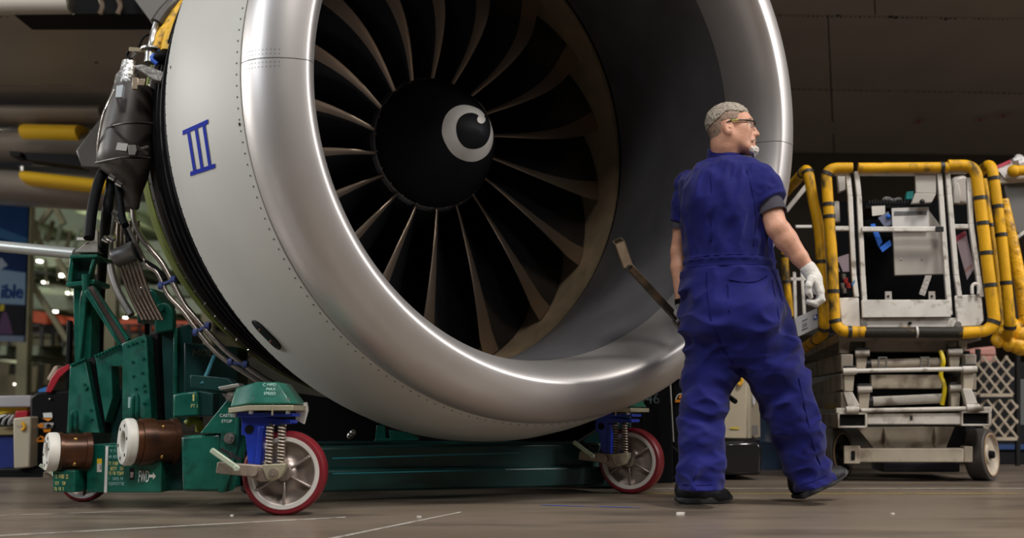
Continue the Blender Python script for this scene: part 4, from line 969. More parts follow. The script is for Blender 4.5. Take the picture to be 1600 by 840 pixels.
# engine mount on its post, bracket box
px_prism([(212, 472), (217, 450), (240, 450), (247, 460), (256, 474), (246, 490), (213, 506)], 5.55, .22, 'mount_block', bevel=.015)
b = MB(); b.ball(U(226, 451, 5.62), .026, 12, 8); b.build('mount_ball', chrome, stand, 180)
pts = [(241, 520), (242, 482), (247, 474), (255, 472), (263, 474), (270, 484), (271, 516)]; px_prism(pts, 5.5, .06, 'mount_ear', bevel=.008)
b = MB(); p = U(253, 482, 5.5); b.cyl(p + V((0, .02, 0)), p - V((0, .03, 0)), .020, None, 12); b.build('mount_bolt', green, stand)
px_prism([(246, 521), (275, 512), (300, 504), (300, 660), (252, 660)], 5.56, .2, 'mount_post', gdark); px_prism([(271, 513), (277, 511), (276, 660), (270, 660)], 5.52, .05, 'post_rib', green)
px_prism([(226, 505), (231, 505), (231, 525), (226, 525)], 5.6, .03, 'mount_screw', black, bevel=0)
px_prism([(270, 615), (309, 610), (311, 650), (270, 652)], 4.6, .2, 'bracket_box', bevel=.01); px_prism([(309, 610), (333, 614), (333, 649), (311, 650)], 4.63, .1, 'bracket_side', gdark)
lb_ = lambda x, y: U(x, y, 4.597)
b = MB(); b.add([lb_(*q) for q in ((301, 626), (303.6, 626), (303.6, 618), (304.6, 618), (302.3, 614.5), (300, 618), (301, 618))], [(0, 1, 2, 3, 4, 5, 6)]); b.build('arrow_marking', yellowink, stand, 0)
words('PT 1', 'lettering', yellowink, stand, lb_(298, 636.5), V((1, 0, 0)), V((0, 0, 1)), .017, sx=.8)
tube_part('yellow_hose', [(292, 662, 4.7), (300, 656, 4.7), (310, 660, 4.72), (312, 672, 4.74)], .02, M('lime_hose', (.30, .33, .02), .5), 10, stand)
tube_part('tie_strap', [(316, 600, 4.75), (325, 580, 4.8), (335, 556, 4.9)], .010, M('teal_strap', (.05, .20, .25), .4), 6, stand)
px_prism([(297, 585), (355, 590), (372, 604), (350, 612), (297, 605)], 4.75, .1, 'stand_arm', gdark); px_prism([(340, 604), (372, 598), (375, 604), (344, 610)], 4.5, .1, 'arm_plate', M('pale_steel', (.42, .40, .37), .4, .5))
words('MODEL', 'lettering', M('faded_gold', (.13, .10, .05), .6), stand, U(300, 556, 5.3), V((1, 0, 0)), V((0, 0, 1)), .04)
px_prism([(288, 535), (372, 542), (372, 640), (288, 640)], 5.32, .2, 'rear_panel', gdark)
# long low beams to the far corner
def low_beam(name, p0, Y0, p1, Y1, w, h_, mat):
    b = MB(); b.beam(U(*p0, Y0), U(*p1, Y1), w, h_); return b.build(name, mat, stand, bevel=.012)
low_beam('cross_beam', (380, 722, ), 4.35, (938, 710), 5.15, .12, .13, gdark)
low_beam('cross_beam', (380, 752), 4.30, (938, 742), 5.10, .12, .10, gdark)
low_beam('highlight_strip', (520, 716), 4.24, (812, 707), 4.70, .02, .006, M('teal_highlight', (.01, .14, .17), .3))  # teal strips paint the highlight along the beams' top edges
low_beam('highlight_strip', (520, 740), 4.22, (788, 733), 4.66, .02, .006, bpy.data.materials['teal_highlight'])
px_prism([(588, 664), (602, 664), (604, 688), (586, 688)], 5.25, .08, 'beam_lug'); px_prism([(607, 671), (640, 676), (655, 684), (655, 688), (610, 688)], 5.25, .08, 'beam_lug'); px_prism([(585, 685), (655, 683), (655, 688), (585, 690)], 5.18, .1, 'lug_plate')
px_prism([(903, 757), (916, 716), (920, 716), (922, 757)], 5.15, .06, 'far_gusset'); px_prism([(905, 690), (985, 640), (990, 760), (922, 760)], 5.25, .2, 'far_corner', gdark)
for (x, y) in ((547, 680), (551, 676)):
    b = MB(); b.ball(U(x, y, 4.7), .018, 8, 6); b.build('cap_nut', chrome, stand, 180)
# caster: built at the near corner, copied to the others
blue = M('blue_enamel', (.010, .035, .36), .35, var=.2, vs=12); zinc = M('yellow_zinc', (.46, .42, .30), .4, .55, var=.15); linkm = M('worn_link_steel', (.33, .27, .22), .45, .6, var=.25, vs=14)
tyre_m = M('red_polyurethane', (.16, .006, .013), .42, var=.12, vs=9); rim_m = M('white_rim', (.55, .52, .49), .45, var=.08); disc_m = M('cast_wheel', (.32, .27, .245), .36, .7, var=.18, vs=10); spring_m = M('spring_steel', (.42, .36, .30), .35, .85)
CS = 3.85 / FPX
def cl(px, py, y=0.): return V(((px - 455) * CS, y, .163 + (735 - py) * CS))
cst = MB(); cst.prism([cl(388, 646, -.07), cl(466, 655, -.07), cl(466, 661, -.07), cl(420, 664, -.07), cl(419, 722, -.07), cl(403, 722, -.07), cl(397, 679, -.07), cl(391, 678, -.07), cl(391, 660, -.07)], V((0, .14, 0)))
caster = cst.build('caster', blue, stand, bevel=.004, raw=True)
b = MB(); b.prism([cl(384, 643, -.09), cl(470, 645, -.09), cl(470, 650, -.09), cl(386, 651, -.09)], V((0, .16, 0))); b.build('fork_plate', blue, caster, bevel=.003, raw=True)
b = MB(); b.cyl(cl(403, 669, -.075), cl(403, 669, -.068), .017, None, 18); b.build('fork_hole', black, caster, raw=True)
b = MB(); b.prism([cl(418, 664, -.085), cl(426, 664, -.085), cl(424, 722, -.085), cl(415, 722, -.085)], V((0, .05, 0))); b.build('fork_rib', blue, caster, bevel=.003, raw=True)
WT = .045
def wl(b, prof, n=56): return b.lathe(prof, (0, 0, .163), (0, 1, 0), n)
wl(b := MB(), [(-WT, .138), (-WT + .002, .154), (-WT + .014, .163), (WT - .014, .163), (WT - .002, .154), (WT, .138)]); b.build('tyre', tyre_m, caster, 40, raw=True)
wl(b := MB(), [(-WT + .004, .120), (-WT - .001, .124), (-WT - .001, .139), (-WT + .006, .142), (WT, .142), (WT, .124), (WT - .006, .120)]); b.build('rim', rim_m, caster, 40, raw=True)
wl(b := MB(), [(-WT - .004, .0), (-WT - .004, .030), (-WT + .012, .038), (-WT + .026, .060), (-WT + .028, .098), (-WT + .012, .122), (0, .125), (WT - .02, .1), (WT - .02, 0)]); b.build('wheel_disc', disc_m, caster, 60, raw=True)
for k in range(6):
    t = R(33 + 60 * k); d = V((cos(t), 0, sin(t))); b = MB(); b.beam(V((0, -WT + .016, .163)) + d * .034, V((0, -WT + .010, .163)) + d * .121, .011, .03, (0, 1, 0)); b.build('spoke', disc_m, caster, bevel=.004, raw=True)
for (x0, x1) in ((431, 443), (448.5, 461)):
    cx = (x0 + x1) / 2; r_ = (x1 - x0) / 2 * CS; N_ = 12; pts = [cl(cx, 663 + 60 * i / (N_ * 12), -.10) + V((cos(2 * pi * i / 12) * r_ * .8, sin(2 * pi * i / 12) * r_ * .8, 0)) for i in range(N_ * 12 + 1)]
    b = MB(); b.tube(pts, .0042, 6); b.build('spring', spring_m, caster, 180, raw=True)
    b = MB(); b.cyl(cl(cx, 660, -.10), cl(cx, 724, -.10), r_ * .45, None, 12); b.build('spring_rod', dark, caster, raw=True)
b = MB(); b.prism([cl(428, 721, -.13), cl(464, 719, -.13), cl(463, 727, -.13), cl(456, 740, -.13), cl(446, 745, -.13), cl(438, 743, -.13)], V((0, .06, 0))); b.build('spring_seat', zinc, caster, bevel=.003, raw=True)
b = MB(); b.cyl(cl(447.5, 733.5, -.13), cl(447.5, 733.5, -.148), .019, None, 18); b.cyl(cl(447.5, 733.5, -.148), cl(447.5, 733.5, -.155), .010, None, 6); b.build('axle_nut', linkm, caster, raw=True)
b = MB(); b.prism([cl(360, 717, -.10), cl(395, 720, -.10), cl(425, 722, -.10), cl(440, 736, -.10), cl(446, 745, -.10), cl(425, 747, -.10), cl(408, 739, -.10), cl(358, 734, -.10)], V((0, .035, 0))); b.build('trailing_link', linkm, caster, bevel=.004, raw=True)
b = MB(); b.cyl(cl(415, 731, -.10), cl(415, 731, -.122), .018, None, 18); b.build('link_boss', linkm, caster, raw=True)
b = MB(); b.beam(cl(353, 699, -.125), cl(394, 727, -.125), .018, .020, (0, 0, 1)); b.cyl(cl(392, 726, -.118), cl(392, 726, -.138), .012, None, 12); b.build('brake_lever', M('pale_green_lever', (.46, .52, .40), .4, .3), caster, bevel=.003, raw=True)
b = MB(); b.beam(cl(362, 698, -.08), cl(392, 714, -.08), .02, .012, (0, 0, 1)); b.cyl(cl(376, 703, -.08), cl(380, 712, -.08), .012, None, 8); b.build('brake_linkage', dark, caster, raw=True)
near_c = FL(455, 799); near_c = V((near_c.x, 3.88, 0))
def put(c, p, rz): c.location = V(p) - stand.location; c.rotation_euler = (0, 0, rz)
put(caster, near_c, R(2))
c2 = copy_tree(caster, stand); pf = FL(988, 771); put(c2, (pf.x, pf.y + .02, 0), R(-24))
b = MB(); b.box((0, .0, .27), (.10, .12, .12)); b.prism([cl(430, 690, .05), cl(480, 690, .05), cl(466, 740, .05), cl(444, 740, .05)], V((0, .02, 0))); c3 = b.build('rear_caster', black, stand, bevel=.004, raw=True)
for ch in caster.children:
    if ch.name.split('.')[0] in ('tyre', 'rim', 'wheel_disc', 'spoke', 'trailing_link', 'link_boss', 'brake_lever', 'brake_linkage'): copy_tree(ch, c3)
pf = FL(101, 789); put(c3, (pf.x, pf.y + .19, 0), R(4)); c3.scale = (.66, .66, .66)
# turntable housings above the casters
def housing(o, rz, face=True):
    ca, sa = cos(rz), sin(rz); T = lambda p: V((o[0] + p.x * ca - p.y * sa, o[1] + p.x * sa + p.y * ca, p.z))
    top = [cl(378, 604, -.02), cl(418, 597, -.02), cl(442, 598, -.02), cl(442, 598, .12), cl(378, 600, .12)]
    b = MB(); lo_ = [cl(373, 636, -.08), cl(408, 631, -.13), cl(470, 631, -.13), cl(474, 631, .14), cl(373, 634, .14)]
    hi_ = [cl(377, 606, -.04), cl(414, 597, -.10), cl(447, 598, -.10), cl(449, 598, .12), cl(377, 604, .12)]
    b.add([T(p) for p in lo_ + hi_], [(4, 3, 2, 1, 0), (5, 6, 7, 8, 9)] + [(i, (i + 1) % 5, 5 + (i + 1) % 5, 5 + i) for i in range(5)])
    h_ = b.build('turntable_housing', green, stand, bevel=.006)
    b = MB(); pl = [cl(372, 637, -.09), cl(406, 633, -.14), cl(473, 633, -.14), cl(477, 633, .15), cl(372, 637, .15)]; b.prism([T(p) for p in pl], V((0, 0, -.020))); b.build('turntable_plate', zinc, h_, bevel=.002)
    for (x, y, Y_) in ((410, 643, -.13), (465, 643, -.13), (382, 648, -.08), (412, 625, -.115), (463, 625, -.115)):
        b = MB(); b.cyl(T(cl(x, y - 3, Y_)), T(cl(x, y + 3, Y_)), .009, None, 8); b.build('plate_bolt', steel, h_)
    b = MB(); b.beam(T(cl(443, 632, -.145)), T(cl(443, 648, -.145)), .005, .005); b.build('grease_nipple', zinc, h_)
    return h_, T
h1_, T1_ = housing(near_c, R(2))
up_ = (T1_(cl(430, 600, -.105)) - T1_(cl(430, 629, -.132))).normalized()
for i, (tx, x) in enumerate((('C MPD', 424), ('MAX', 430), ('SPEED', 427))): words(tx, 'lettering', M('pale_stencil', (.42, .60, .55), .6) if not i else bpy.data.materials['pale_stencil'], h1_, T1_(cl(x, 605 + 6.6 * i, -.1055 - .0064 * i)), V((1, 0, 0)), up_, .0125, lift=.006)
pf = FL(988, 771); housing((pf.x, pf.y + .02), R(-24))
px_prism([(462, 634), (478, 628), (480, 640), (474, 662), (462, 655)], 3.98, .03, 'torn_tag', M('white_tag', (.62, .60, .58), .6), bevel=0)
px_prism([(470, 690), (900, 690), (900, 752), (470, 758)], 6.3, .25, 'dark_backing', gdark)  # dark green sheet added to fill the gap under the engine with darkness
px_prism([(375, 600), (520, 622), (700, 650), (950, 650), (950, 700), (560, 705), (560, 760), (375, 765)], 6.5, .1, 'dark_backing', black)  # black sheet standing for the darkness below the nacelle
# ------------------------------------------------------------------ scissor lift with padded rails
LA = R(10); LBK = V((sin(LA), cos(LA), 0)); LRT = V((cos(LA), -sin(LA), 0)); LO = V((2.32, 5.72, 0))
def lp(px, py, v=0.):
    "the place the photograph shows at (px, py) on the lift's upright plane v metres behind its front"
    d = ray(px, py); c = V((0, 0, CAMH)); q = LO + LBK * v
    return c + d * ((q - c).dot(LBK) / d.dot(LBK))
PXM = 5.72 / FPX
lift = thing('scissor_lift', 'worn white scissor lift with yellow padded guard rails and folded beige scissor arms', 'scissor lift', (2.32, 5.72, 0))
pad = M('yellow_padding', (.66, .345, .006), .55, spec=.3, var=.18, vs=9, dirt=(.05, .038, .018), dscale=13, damt=.40, bump=.25, bscale=30, stretch=(1, 1, .45))
padd = M('grimy_padding', (.42, .22, .02), .6, spec=.3, var=.2, vs=9, dirt=(.022, .018, .014), dscale=7, damt=.66, bump=.3, bscale=30)
padw = M('wrapped_padding', (.78, .41, .010), .45, var=.2, vs=9, dirt=(.22, .10, .01), dscale=16, damt=.38, bump=1., bscale=26)
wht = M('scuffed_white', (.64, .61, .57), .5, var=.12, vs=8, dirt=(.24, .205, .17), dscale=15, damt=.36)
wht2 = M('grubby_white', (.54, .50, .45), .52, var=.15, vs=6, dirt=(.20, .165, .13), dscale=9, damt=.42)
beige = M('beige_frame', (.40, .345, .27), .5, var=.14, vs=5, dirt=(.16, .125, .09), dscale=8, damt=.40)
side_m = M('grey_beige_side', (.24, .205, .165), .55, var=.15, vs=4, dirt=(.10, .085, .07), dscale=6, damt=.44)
lgrey = M('grey_panel', (.40, .37, .34), .5, var=.06, vs=6)
tape = M('black_tape', (.015, .014, .013), .5)
def bars(name, segs, v, w, h_, mat=None, par=None, bev=.004):
    "one square bar per segment"
    for (x0, y0, x1, y1) in segs:
        b = MB(); b.beam(lp(x0, y0, v), lp(x1, y1, v), w, h_, LBK); b.build(name, mat or wht, par or lift, bevel=bev)
def padded(pts, r, mat=None, rad=.10, straps=(), n=14, capped=True):
    P_ = rounded([lp(*p) for p in pts], rad, 8); b = MB(); b.tube(P_, r * PXM, n); o = b.build('padded_rail', mat or pad, lift, 60)
    for s_ in straps:
        L = [0]
        for i in range(1, len(P_)): L.append(L[-1] + (P_[i] - P_[i - 1]).length)
        t = s_ * L[-1]; i = max(k for k in range(len(P_) - 1) if L[k] <= t); c = P_[i].lerp(P_[i + 1], (t - L[i]) / (L[i + 1] - L[i])); a = (P_[i + 1] - P_[i]).normalized()
        b = MB(); b.lathe([(-.011, r * PXM), (-.011, r * PXM + .004), (.011, r * PXM + .004), (.011, r * PXM)], c, a, 14); b.build('tape_band', tape, o, 30)
    if capped and mat is not padw:
        pass
    return o
# front rail loop
padded([(1332, 262), (1290, 262), (1300, 400), (1305, 518), (1352, 518)], 8.6, rad=.13, straps=(.13, .28, .34, .70, .84, .93))
padded([(1341, 262), (1482, 261)], 8.2, straps=(.93,))
padded([(1481, 258), (1524, 258), (1533, 330), (1545, 430), (1556, 516), (1502, 520)], 9.0, rad=.14, straps=(.26, .38, .52, .67, .84))
padded([(1350, 519), (1432, 519)], 8.6, padd); padded([(1432, 518.5), (1504, 519)], 8.6, padd)
b = MB(); c = lp(1432, 518.5); b.lathe([(-.006, 8.6 * PXM), (-.006, 9.4 * PXM), (.006, 9.4 * PXM), (.006, 8.6 * PXM)], c, LRT, 16); b.build('white_band', wht, lift)
# left side rail running back, right side rails
padded([(1222, 306, 1.0), (1262, 262, .12), (1268, 300, .12), (1281, 363, .12), (1289, 520, .12), (1240, 556, 1.0)], 8.6, rad=.10, straps=(.27, .32, .53, .68, .76))
padded([(1532, 268, .5), (1549, 252, .3), (1556, 300, .3), (1566, 380, .3), (1580, 520, .3), (1560, 530, .6)], 8.6, rad=.10, straps=(.18, .30, .42, .62, .80))
padded([(1536, 280, .6), (1556, 430, .6), (1563, 525, .6)], 7.0, straps=(.3,))
padded([(1566, 312, .45), (1582, 380, .45), (1594, 440, .45), (1603, 505, .45)], 10., padw)
b = MB(); rg = random.Random(5)
for (x, y, r_) in ((1568, 520, 14), (1584, 512, 15), (1597, 522, 16), (1578, 536, 13), (1594, 540, 15), (1560, 532, 11), (1606, 505, 14)):
    c = lp(x, y, .42); b2 = MB(); b2.ball(c, r_ * PXM * 1.15, 14, 10, (1, .8, .9)); k = len(b.v)
    b2.v = [c + (p - c) * (1 + .14 * noise.noise(p * 26) + .10 * noise.noise(p * 60)) for p in b2.v]; b2.build('wrapped_corner', padw, lift, 180)
for (x, y) in ((1558, 395), (1575, 470)):
    b = MB(); b.prism([lp(x, y - 8, .38), lp(x + 4, y - 9, .38), lp(x + 9, y + 14, .38), lp(x + 5, y + 16, .38)], LBK * .01); b.build('loose_tape', tape, lift, 0)
# small side frame behind the man
padded([(1224, 360, 1.3), (1228, 430, 1.3), (1236, 494, 1.3)], 6.5, straps=(.3, .6))
bars('side_bar', [(1241, 425, 1243, 500), (1253, 425, 1257, 496), (1235, 436, 1262, 436)], 1.15, .022, .022)
bars('side_bar', [(1243, 354, 1268, 354)], .9, .02, .022); bars('side_bar', [(1228, 330, 1262, 288), ], .7, .03, .03, lgrey)
sg = lambda x, y: lp(x, y, .16)
b = MB(); b.prism([sg(1241, 497), sg(1277, 481), sg(1279, 511), (sg(1247, 526))], LBK * .012); sign = b.build('sign_plate', M('grey_sign', (.34, .34, .36), .5), lift, bevel=.002)
b = MB(); sgl = lambda x, y: lp(x, y, .156)
for q in (((1253, 501), (1262, 497), (1262, 498.2), (1253, 502.2)), ((1252.5, 515), (1262.5, 510.6), (1262.5, 512), (1252.5, 516.4))): b.add([sgl(*p) for p in q[::-1]], [(0, 1, 2, 3)])
b.build('sign_rule', M('sign_ink', (.03, .035, .06), .6), sign, 0)
words('500', 'sign_lettering', bpy.data.materials['sign_ink'], lift, sgl(1253.4, 512), sgl(1262, 503) - sgl(1253, 507), V((0, 0, 1)), .026, sx=.62)
b = MB(); b.add([sgl(*p) for p in ((1271, 500.5), (1277, 498), (1277, 489.5), (1271, 492))], [(0, 1, 2, 3)]); b.build('sign_emblem', M('sign_blue', (.02, .05, .24), .5), sign, 0)
b = MB(); b.add([lp(*p) for p in ((1272.6, 497, .154), (1275.6, 495.8, .154), (1275.6, 494.4, .154), (1274, 495, .154), (1274, 491.5, .154), (1272.6, 492, .154))], [(0, 1, 2, 3, 4, 5)]); b.build('sign_letter', whitepaint, sign, 0)
# white front frame and gate
PW = 7.2 * PXM
for pts in ([(1324, 268), (1328, 306), (1334, 430), (1338, 464)], [(1338, 268), (1342, 306), (1348, 430), (1352, 492)], [(1467, 268), (1470, 306), (1479, 430), (1484, 492)], [(1480, 268), (1483, 304), (1494, 430), (1499, 464)], [(1513, 278), (1517, 350), (1528, 430), (1533, 464)], [(1287, 275), (1294, 400), (1297, 470)]):
    b = MB()
    for i in range(len(pts) - 1): b.beam(lp(*pts[i], .03), lp(*pts[i + 1], .03), PW, .03, LBK)
    o = b.build('frame_post', wht, lift, bevel=.003)
bars('frame_bar', [(1340, 271, 1466, 271), (1303, 271, 1325, 271), (1481, 268, 1511, 268), (1300, 357, 1330, 357), (1488, 354, 1519, 354)], .04, .028, .03)
bars('gate_bar', [(1346, 358, 1473, 358)], .0, .030, 6.5 * PXM)
for (x0, x1, y, w, h_) in ((1346, 1473, 358, 6.5, .03),): pass
b = MB(); b.beam(lp(1462, 358, -.02), lp(1474, 358, -.02), 8 * PXM, .02, LBK); b.build('gate_latch', dark, lift, bevel=.002)
def plate(name, poly, v, th=.02, mat=None, par=None, bev=.004):
    b = MB(); b.prism([lp(x, y, v) for x, y in poly], LBK * th); return b.build(name, mat or wht, par or lift, bevel=bev)
plate('gate_kickplate', [(1346, 468), (1486, 468), (1486, 495), (1347, 496)], .0)
plate('toe_board', [(1345, 497), (1495, 496), (1495, 511), (1345, 512)], .03)
plate('corner_plate', [(1311, 465), (1342, 464), (1345, 512), (1322, 512), (1314, 505)], .02, bev=.008)
plate('corner_plate', [(1492, 461), (1534, 459), (1538, 500), (1531, 510), (1495, 511)], .02, bev=.008)
for x in (1350, 1496, 1421):
    b = MB(); c = lp(x, 507 if x != 1421 else 505, .02); b.cyl(c, c - LBK * .02, .018 if x != 1421 else .010, None, 12); b.build('frame_bolt', steel if x != 1421 else black, lift)
for x in (1388, 1456): plate('hinge_tab', [(x - 5, 455), (x + 5, 455), (x + 6, 468), (x - 5, 468)], .05, .01, lgrey, bev=.001); plate('tab_hole', [(x - 1.5, 461), (x + 1.5, 461), (x + 1.5, 464), (x - 1.5, 464)], .046, .004, black, bev=0)
b = MB(); b.tube(bez([lp(1519, 459, .0), lp(1519, 447, .0), lp(1524, 443, .0), lp(1529, 447, .0), lp(1529, 459, .0)]), .010, 8); b.build('lifting_eye', wht, lift)
# platform floor, and black backdrops standing for the darkness inside the cage
b = MB(); pts = [lp(1310, 520, .05), lp(1532, 518, .05)]; b.prism(pts + [pts[1] + LBK * 2.0, pts[0] + LBK * 2.0], V((0, 0, -.05))); b.build('platform_deck', side_m, lift)
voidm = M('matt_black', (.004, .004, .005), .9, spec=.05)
plate('rear_panel', [(1290, 315), (1545, 312), (1560, 520), (1295, 520)], 1.9, .03, voidm, bev=0)  # black backdrop for the darkness at the back of the cage
plate('cage_backdrop', [(1352, 322), (1428, 318), (1480, 318), (1482, 470), (1352, 470)], .55, .03, voidm)
# base chassis
def slab(name, x0, x1, y0, y1, v0, depth, mat, bev=.006):
    "a block with its front face at v0, running straight back"
    b = MB(); b.prism([lp(x0, y1, v0), lp(x1, y1, v0), lp(x1, y0, v0), lp(x0, y0, v0)], LBK * depth); return b.build(name, mat, lift, bevel=bev)
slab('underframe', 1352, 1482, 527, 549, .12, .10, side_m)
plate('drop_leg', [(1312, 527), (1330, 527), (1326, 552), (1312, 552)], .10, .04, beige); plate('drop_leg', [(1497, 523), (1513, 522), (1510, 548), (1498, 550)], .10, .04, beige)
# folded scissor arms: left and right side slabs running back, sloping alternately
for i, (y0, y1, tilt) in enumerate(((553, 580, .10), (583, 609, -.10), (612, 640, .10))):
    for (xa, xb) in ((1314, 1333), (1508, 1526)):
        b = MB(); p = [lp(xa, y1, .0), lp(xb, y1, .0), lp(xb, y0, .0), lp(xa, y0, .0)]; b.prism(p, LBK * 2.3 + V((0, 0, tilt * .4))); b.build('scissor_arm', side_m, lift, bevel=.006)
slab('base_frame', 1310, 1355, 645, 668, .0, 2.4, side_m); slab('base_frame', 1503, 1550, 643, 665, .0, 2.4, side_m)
def pocket(x0, x1, y0, y1):
    for q in ((x0, x1, y0, y0 + 3), (x0, x1, y1 - 3, y1), (x0, x0 + 3, y0, y1), (x1 - 3, x1, y0, y1)): slab('fork_pocket', *q, -.035, .035, wht2, .002)
    slab('pocket_void', x0 + 3, x1 - 3, y0 + 3, y1 - 3, -.006, .01, black, 0)
pocket(1309, 1355, 644, 668); pocket(1502, 1548, 642, 665)
slab('front_beam', 1355, 1502, 645, 663, -.02, .08, wht2)
slab('beam_bracket', 1307, 1322, 637, 645, -.03, .05, wht2, .002); slab('beam_bracket', 1537, 1550, 635, 643, -.03, .05, wht2, .002)
plate('stencil_mark', [(1422, 649), (1426, 649), (1426, 656), (1422, 656)], -.023, .002, tape, bev=0)
def rod(name, x0, y0, x1, y1, r, v, mat): b = MB(); b.cyl(lp(x0, y0, v), lp(x1, y1, v), r * PXM, None, 16); return b.build(name, mat, lift, 40)
rod('cross_tube', 1336, 579, 1508, 576, 3.4, -.03, wht); rod('cross_tube', 1345, 641, 1512, 638, 3.4, -.03, wht2)
rod('lift_cylinder', 1358, 569, 1472, 566, 8, .10, beige); rod('lift_cylinder', 1362, 627, 1472, 622, 7.5, .10, wht2)
slab('cross_panel', 1361, 1472, 585, 607, .12, .06, beige); rod('cylinder_end', 1352, 569.5, 1360, 569, 10, .10, dark); rod('cylinder_end', 1356, 627, 1363, 627, 9.5, .10, dark)
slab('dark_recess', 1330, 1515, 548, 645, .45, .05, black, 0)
for x in (1379, 1445):
    for q in ((x - 7, 558, x + 7, 558), (x - 7, 573, x + 7, 573), (x - 6, 558, x - 6, 573), (x + 6, 558, x + 6, 573)):
        b = MB(); b.beam(lp(q[0], q[1], .04), lp(q[2], q[3], .04), .008, .008); b.build('hose_clip', steel, lift)
b = MB(); b.tube(bez([lp(1470, 548, .05), lp(1474, 565, .03), lp(1470, 585, .05), lp(1476, 605, .03), lp(1472, 632, .05)]), .013, 8); b.build('yellow_hydraulic_hose', M('hose_yellow', (.62, .46, .01), .4), lift)
# arm ends with their pins: two columns each side
def arm_end(x0, x1, ytop, ybot, lean, v, top=6):
    w = x1 - x0
    plate('arm_end', [(x0 + 2, ytop), (x1 - 2, ytop), (x1 - 4 + lean, ybot), (x0 + 3 + lean, ybot)], v, .06, beige)
    rod('arm_pin', x0, ytop + 4, x1, ytop + 3.4, 5.2, v - .01, wht2); plate('arm_gap', [(x0 + 1, ytop - 5), (x1 - 1, ytop - 5), (x1, ytop - 1), (x0, ytop - 1)], v + .01, .08, tape, bev=.002)  # black strip on top stands for the dark gap above the arm end
arm_end(1336, 1358, 548, 576, -1, .06); arm_end(1317, 1338, 576, 611, -1, -.02); arm_end(1340, 1362, 604, 640, -1, .04)
arm_end(1481, 1503, 546, 574, 0, .06); arm_end(1504, 1526, 573, 609, -2, -.02); arm_end(1484, 1504, 602, 638, -1, .04)
plate('arm_top', [(1318, 612), (1332, 612), (1344, 634), (1325, 636)], -.03, .05, wht2); plate('arm_top', [(1504, 607), (1518, 607), (1528, 630), (1510, 632)], -.03, .05, wht2)
rod('pivot_pin', 1322, 640, 1342, 640, 5.5, -.04, wht2); rod('pivot_pin', 1510, 637, 1530, 636, 5.5, -.04, wht2)
b = MB(); sidep = lambda x, y: lp(x, y, .0)
hz = MB()
# left flank: hazard label
fl0 = lp(1313.6, 634, 0); 
for k in range(6):
    b = MB(); p0 = fl0 + LBK * (.10 + .10 * k) - LRT * .003; b.add([p0 + V((0, 0, -.02)), p0 + LBK * .05 + V((0, 0, -.02)), p0 + LBK * .07 + V((0, 0, .02)), p0 + LBK * .02 + V((0, 0, .02))], [(3, 2, 1, 0)]); b.build('hazard_stripe', M('hazard_yellow', (.38, .27, .04), .6) if not k else bpy.data.materials['hazard_yellow'], lift, 0)
# axle, belly plate and wheels
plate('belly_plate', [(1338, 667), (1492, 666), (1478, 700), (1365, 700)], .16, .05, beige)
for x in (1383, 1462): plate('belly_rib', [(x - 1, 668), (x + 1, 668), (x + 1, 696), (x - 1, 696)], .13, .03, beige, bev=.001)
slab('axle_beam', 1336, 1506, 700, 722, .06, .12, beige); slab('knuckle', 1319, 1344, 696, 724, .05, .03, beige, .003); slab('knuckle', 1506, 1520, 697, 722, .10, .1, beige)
slab('knuckle_slot', 1330, 1336, 704, 718, .045, .02, black, 0)
tyre_g = M('grey_solid_tyre', (.060, .052, .048), .6, var=.15, vs=9); hubm = M('tan_wheel_hub', (.42, .36, .29), .5, var=.12, vs=10)
wn = V((.72, -.69, 0)).normalized()
def lift_wheel(px, py, hub):
    c = FL(px, py); rw = .155; c.z = rw; g = MB(); g.lathe([(-.055, .11), (-.055, rw - .006), (-.048, rw), (.048, rw), (.055, rw - .006), (.055, .128)], c, wn, 48); w_ = g.build('wheel', tyre_g, lift, 40)
    g = MB(); g.lathe([(.055, .126), (.058, .130), (.058, .120), (.04, .112), (.03, .06), (.045, .05), (.045, 0)], c, wn, 40); g.build('wheel_hub', hub, w_, 40)
    g = MB(); g.lathe([(.0545, .1295), (.060, .1295), (.060, .121), (.0545, .121)], c, wn, 40); g.build('rim_edge', M('tan_rim', (.36, .24, .14), .5), w_, 40)
    g = MB(); g.cyl(c + wn * .04, c + wn * .07, .026, .022, 14); g.build('hub_nut', black, w_)
lift_wheel(1537, 750, hubm); lift_wheel(1306, 748, dark)
for (px, py) in ((1530, 715), (1215, 728)):
    c = FL(px, 723); c = c + LBK * .3; c.z = .155; g = MB(); g.lathe([(-.055, .05), (-.055, .15), (.055, .15), (.055, .05)], c, LRT, 32); g.build('rear_wheel', tyre_g, lift, 40)
slab('under_tray', 1380, 1500, 722, 737, .5, .4, M('blue_grey_tray', (.10, .10, .13), .5))
# control box with papers, tool tray, gloves, cards on the cage
plate('control_panel', [(1394, 330), (1450, 326), (1477, 362), (1479, 428), (1398, 430)], .10, .02, lgrey)
plate('document_sheet', [(1393, 325), (1451, 323), (1452, 357), (1395, 358)], .07, .004, M('paper', (.56, .54, .53), .6), bev=0); plate('document_header', [(1397, 330), (1448, 330), (1448, 335), (1397, 336)], .066, .002, M('header_grey', (.10, .10, .11), .6), bev=0)
for x in (1408, 1440): 
    b = MB(); b.ball(lp(x, 405, .098), .006, 8, 6); b.build('panel_screw', chrome, lift, 180)
plate('leaflet_holder', [(1430, 270), (1463, 272), (1463, 302), (1431, 301)], .02, .02, lgrey); plate('holder_pocket', [(1430, 301), (1463, 302), (1456, 316), (1424, 318)], .0, .03, lgrey)
b = MB(); b.ball(lp(1441, 315, -.01), .016, 10, 8); b.build('holder_knob', dark, lift, 180)
plate('tool_tray', [(1352, 318), (1428, 314), (1430, 324), (1352, 326)], .10, .35, black)
